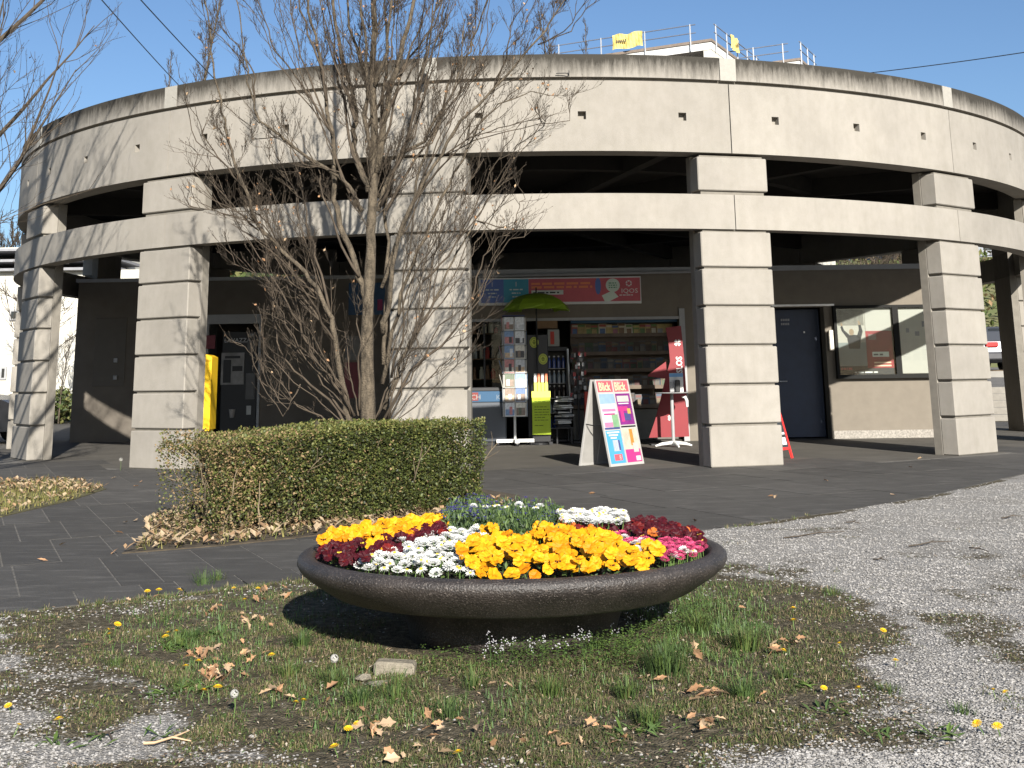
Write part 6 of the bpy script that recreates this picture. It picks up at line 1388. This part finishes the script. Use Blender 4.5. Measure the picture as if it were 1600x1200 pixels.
for (x, y, where) in ((170,1005,'left turf'),(183,988,'left turf'),(168,998,'left turf'),(262,1000,'left turf'),(275,998,'left turf'),(258,1010,'left turf'),(230,932,'turf along the slabs'),(248,930,'turf along the slabs'),(280,930,'turf along the slabs'),(365,925,'turf along the slabs'),(403,927,'turf along the slabs'),(382,950,'turf along the slabs'),(310,1043,'turf left of the bowl shadow'),(290,1051,'turf left of the bowl shadow'),(318,1091,'turf left of the bowl shadow'),(340,1086,'turf left of the bowl shadow'),(424,1035,'turf left of the bowl shadow'),(462,1109,'turf left of the bowl shadow'),(474,1108,'turf left of the bowl shadow'),(91,1139,'bare ground at the lower left'),(28,1149,'bare ground at the lower left'),(12,1116,'bare ground at the lower left'),(544,1149,'turf at the bottom of the picture'),(558,1138,'turf at the bottom of the picture'),(522,1180,'turf at the bottom of the picture'),(716,1198,'turf at the bottom of the picture'),(1240,983,'turf right of the bowl'),(1313,1022,'turf right of the bowl'),(1400,1043,'turf right of the bowl'),(1225,1026,'turf right of the bowl'),(1288,1086,'turf right of the bowl'),(1343,1090,'turf right of the bowl'),(1381,996,'turf right of the bowl'),(1572,1092,'gravel at the right'),(1553,1091,'gravel at the right'),(1528,1149,'gravel at the right'),(1560,1153,'gravel at the right'),(1240,960,'turf right of the bowl')):
    p = G(x, y); o = bpy.data.objects.new('dandelion', dm); col.objects.link(o); s_ = r.uniform(.7,1.05); o.location = (p.x, p.y, gz(p.x,p.y)+.032*s_); o.scale = (s_,s_,s_); o.rotation_euler = (r.uniform(-.1,.5), r.gauss(0,.2), r.uniform(0,6.28))
    o['label'] = L_D % where; o['category'] = 'dandelion'; o['group'] = 'dandelions in the '+where; o['kind'] = 'thing'
for (x, y, s_, lab) in ((522,1042,1,'round white dandelion seed head standing left of the stone block'),(365,1100,.9,'pale dandelion seed head in the turf left of the bowl shadow'),(188,718,1.6,'white dandelion seed head at the foot of the second pillar')):
    p = G(x, y+22/s_ if s_ < 1.5 else 735); t = thing('dandelion_clock', lab, 'dandelion', (p.x, p.y, gz(p.x,p.y) if p.y < 9 else 0)); hh = .075 if s_ < 1.5 else .14
    part('stem', MB().tube([(0,0,0),(.004,0,hh*.5),(0,0,hh)], .0018, 5), M_gs, t); q = MB(); rq = random.Random(1)
    for k in range(140):
        d = Vector((rq.gauss(0,1),rq.gauss(0,1),rq.gauss(0,1))).normalized(); a = d.orthogonal().normalized(); b_ = d.cross(a); c = Vector((0,0,hh))+d*.0155*s_; q.add([c+a*.0045, c-a*.0022+b_*.004, c-a*.0022-b_*.004], [(0,1,2)])
    part('seed_ball', q, mat('seed_fluff', (.34,.33,.30), .9, .05), t, kind='stuff')
# dry oak-like leaves
def dry_leaf_mesh(seed):
    r = random.Random(seed); q = MB(); n = 6; top, bot = [], []; cu = r.uniform(.1,.5)
    for i in range(n+1):
        t = i/n; w_ = .019*math.sin(math.pi*min(1,t*.95+.03))*(1+.35*(-1)**i)*r.uniform(.8,1.2); x = (t-.5)*.075; z0 = .010*cu*math.cos(t*3)+.004; top.append((x, w_, z0+abs(w_)*cu)); bot.append((x, -w_*r.uniform(.8,1.1), z0+abs(w_)*cu*r.uniform(.2,1.2)))
    mid = [((t_[0]), 0, t_[2]-abs(t_[1])*cu) for t_ in top]
    b0 = top+mid+bot; m_ = n+1
    q.add(b0, [(m_+i, m_+i+1, i+1, i) for i in range(n)]+[(2*m_+i, 2*m_+i+1, m_+i+1, m_+i) for i in range(n)]); return q
dl = [dry_leaf_mesh(k).mesh('dry_leaf', M_dleaf if k % 3 else M_dleaf2) for k in range(7)]
lr = random.Random(90); placed = 0
spots = [(330,960,30,6,8,'behind the bowl shadow'),(390,975,25,8,12,'behind the bowl shadow'),(310,1030,22,9,14,'left of the bowl shadow'),(330,1055,30,7,14,'left of the bowl shadow'),(385,1030,18,10,12,'left of the bowl shadow'),(350,1062,30,10,12,'left of the bowl shadow'),(430,1090,25,10,5,'left of the bowl shadow'),(515,1090,8,14,2,'in the grass before the stone block'),(560,1130,30,16,7,'in the grass before the stone block'),(590,1140,30,12,6,'in the grass before the stone block'),(680,1140,40,20,9,'in the grass before the stone block'),(760,1080,50,10,4,'in the grass before the bowl'),(800,1165,80,20,9,'at the bottom edge'),(1085,1030,8,8,3,'in the turf right of the bowl'),(1100,1092,25,12,14,'in the turf right of the bowl'),(1105,1140,22,10,8,'in the turf right of the bowl'),(1228,1010,15,10,9,'in the turf right of the bowl'),(1210,1020,8,8,4,'in the turf right of the bowl'),(1160,960,8,6,1,'in the turf right of the bowl'),(1200,1095,15,8,3,'in the turf right of the bowl'),(1015,1080,30,10,4,'in the turf right of the bowl'),(940,1150,40,16,6,'at the bottom edge'),(460,940,40,8,5,'behind the bowl shadow'),(200,935,60,8,3,'along the slabs'),(620,1185,60,8,6,'at the bottom edge'),(420,925,30,4,5,'along the slabs'),(120,1010,60,30,4,'on the left turf')]
for (x, y, sx_, sy_, n_, where) in spots:
    for k in range(n_):
        p = G(lr.gauss(x,sx_*.6), lr.gauss(y,sy_*.6))
        if (p.xy-BOWL.xy).length < .6 or p.y > edge_y(p.x): continue
        o = bpy.data.objects.new('dry_leaf', lr.choice(dl)); col.objects.link(o); s_ = lr.uniform(.38,.82); o.scale = (s_,s_*lr.uniform(.7,1.1),s_); o.location = (p.x, p.y, gz(p.x,p.y)+lr.uniform(.008,.028)); o.rotation_euler = (lr.gauss(0,.5), lr.gauss(0,.45), lr.uniform(0,6.28))
        o['label'] = 'curled dry brown leaf lying %s' % where; o['category'] = 'leaf'; o['group'] = 'dry leaves '+where; o['kind'] = 'thing'; placed += 1
for k, (x, y, where) in enumerate(((178,748,'slabs left of the hedge'),(220,754,'slabs left of the hedge'),(212,761,'slabs left of the hedge'),(98,852,'slabs by the left turf'),(178,865,'slabs by the left turf'),(186,834,'slabs by the left turf'),(196,818,'slabs by the left turf'),(212,815,'slabs by the left turf'),(66,877,'slabs by the left turf'),(1290,752,'slabs before the right pillar'),(1437,717,'slabs before the right pillar'),(1422,731,'slabs before the right pillar'),(1204,777,'slabs behind the bowl'),(1212,778,'slabs behind the bowl'),(1395,775,'slabs before the right pillar'),(925,772,'slabs behind the bowl'),(1085,815,'slabs behind the bowl'))):
    p = G(x, y); o = bpy.data.objects.new('dry_leaf', dl[k % 7]); col.objects.link(o); s_ = .9; o.scale = (s_,s_,s_); o.location = (p.x,p.y,.008); o.rotation_euler = (lr.gauss(0,.3), lr.gauss(0,.3), lr.uniform(0,6.28)); o['label'] = 'dry leaf lying on the '+where; o['category'] = 'leaf'; o['group'] = 'dry leaves on the '+where; o['kind'] = 'thing'
# fallen twigs on the gravel
for (a, b_, lab) in (((1225,843),(1320,833),'long thin twig on the gravel right of the bowl'),((1420,856),(1488,852),'crooked twig on the open gravel'),((1365,876),(1388,879),'short dark twig on the gravel below the crooked one'),((1565,811),(1598,808),'twig on the gravel at the right edge'),((1515,860),(1545,866),'small twig right of the crooked one'),((1322,818),(1345,819),'short twig on the gravel near the slabs'),((225,1165),(298,1161),'pale straight twig on the bare ground at the lower left'),((150,1148),(176,1160),'dark bent twig on the bare ground at the lower left')):
    p0, p1 = G(*a), G(*b_); p0.z = gz(p0.x,p0.y)+.012; p1.z = gz(p1.x,p1.y)+.012; md = p0.lerp(p1,.55)+Vector((0,.03,.006)); m2 = p0.lerp(p1,.25)+Vector((0,-.015,.004)); q = MB(); q.tube([p0-p0, m2-p0, md-p0, p1-p0], [.005,.0045,.004,.002], 5); q.tube([md-p0, md-p0+Vector((.04,.05,.006))], [.003,.0015], 4)
    solo('twig', q, M_twig if 'pale' not in lab else M_dleaf2, lab, 'twig', tuple(p0))
print('dry leaves', placed, 'slabs', len(slabs), 'objects', len(bpy.data.objects))

# lettering as plain meshes
dg = bpy.context.evaluated_depsgraph_get(); dg.update()
for o in [o for o in bpy.data.objects if o.type == 'FONT']:
    me_ = bpy.data.meshes.new_from_object(o.evaluated_get(dg)); n_ = bpy.data.objects.new('lettering', me_); col.objects.link(n_)
    n_.parent = o.parent; n_.matrix_local = o.matrix_local.copy(); bpy.data.objects.remove(o)
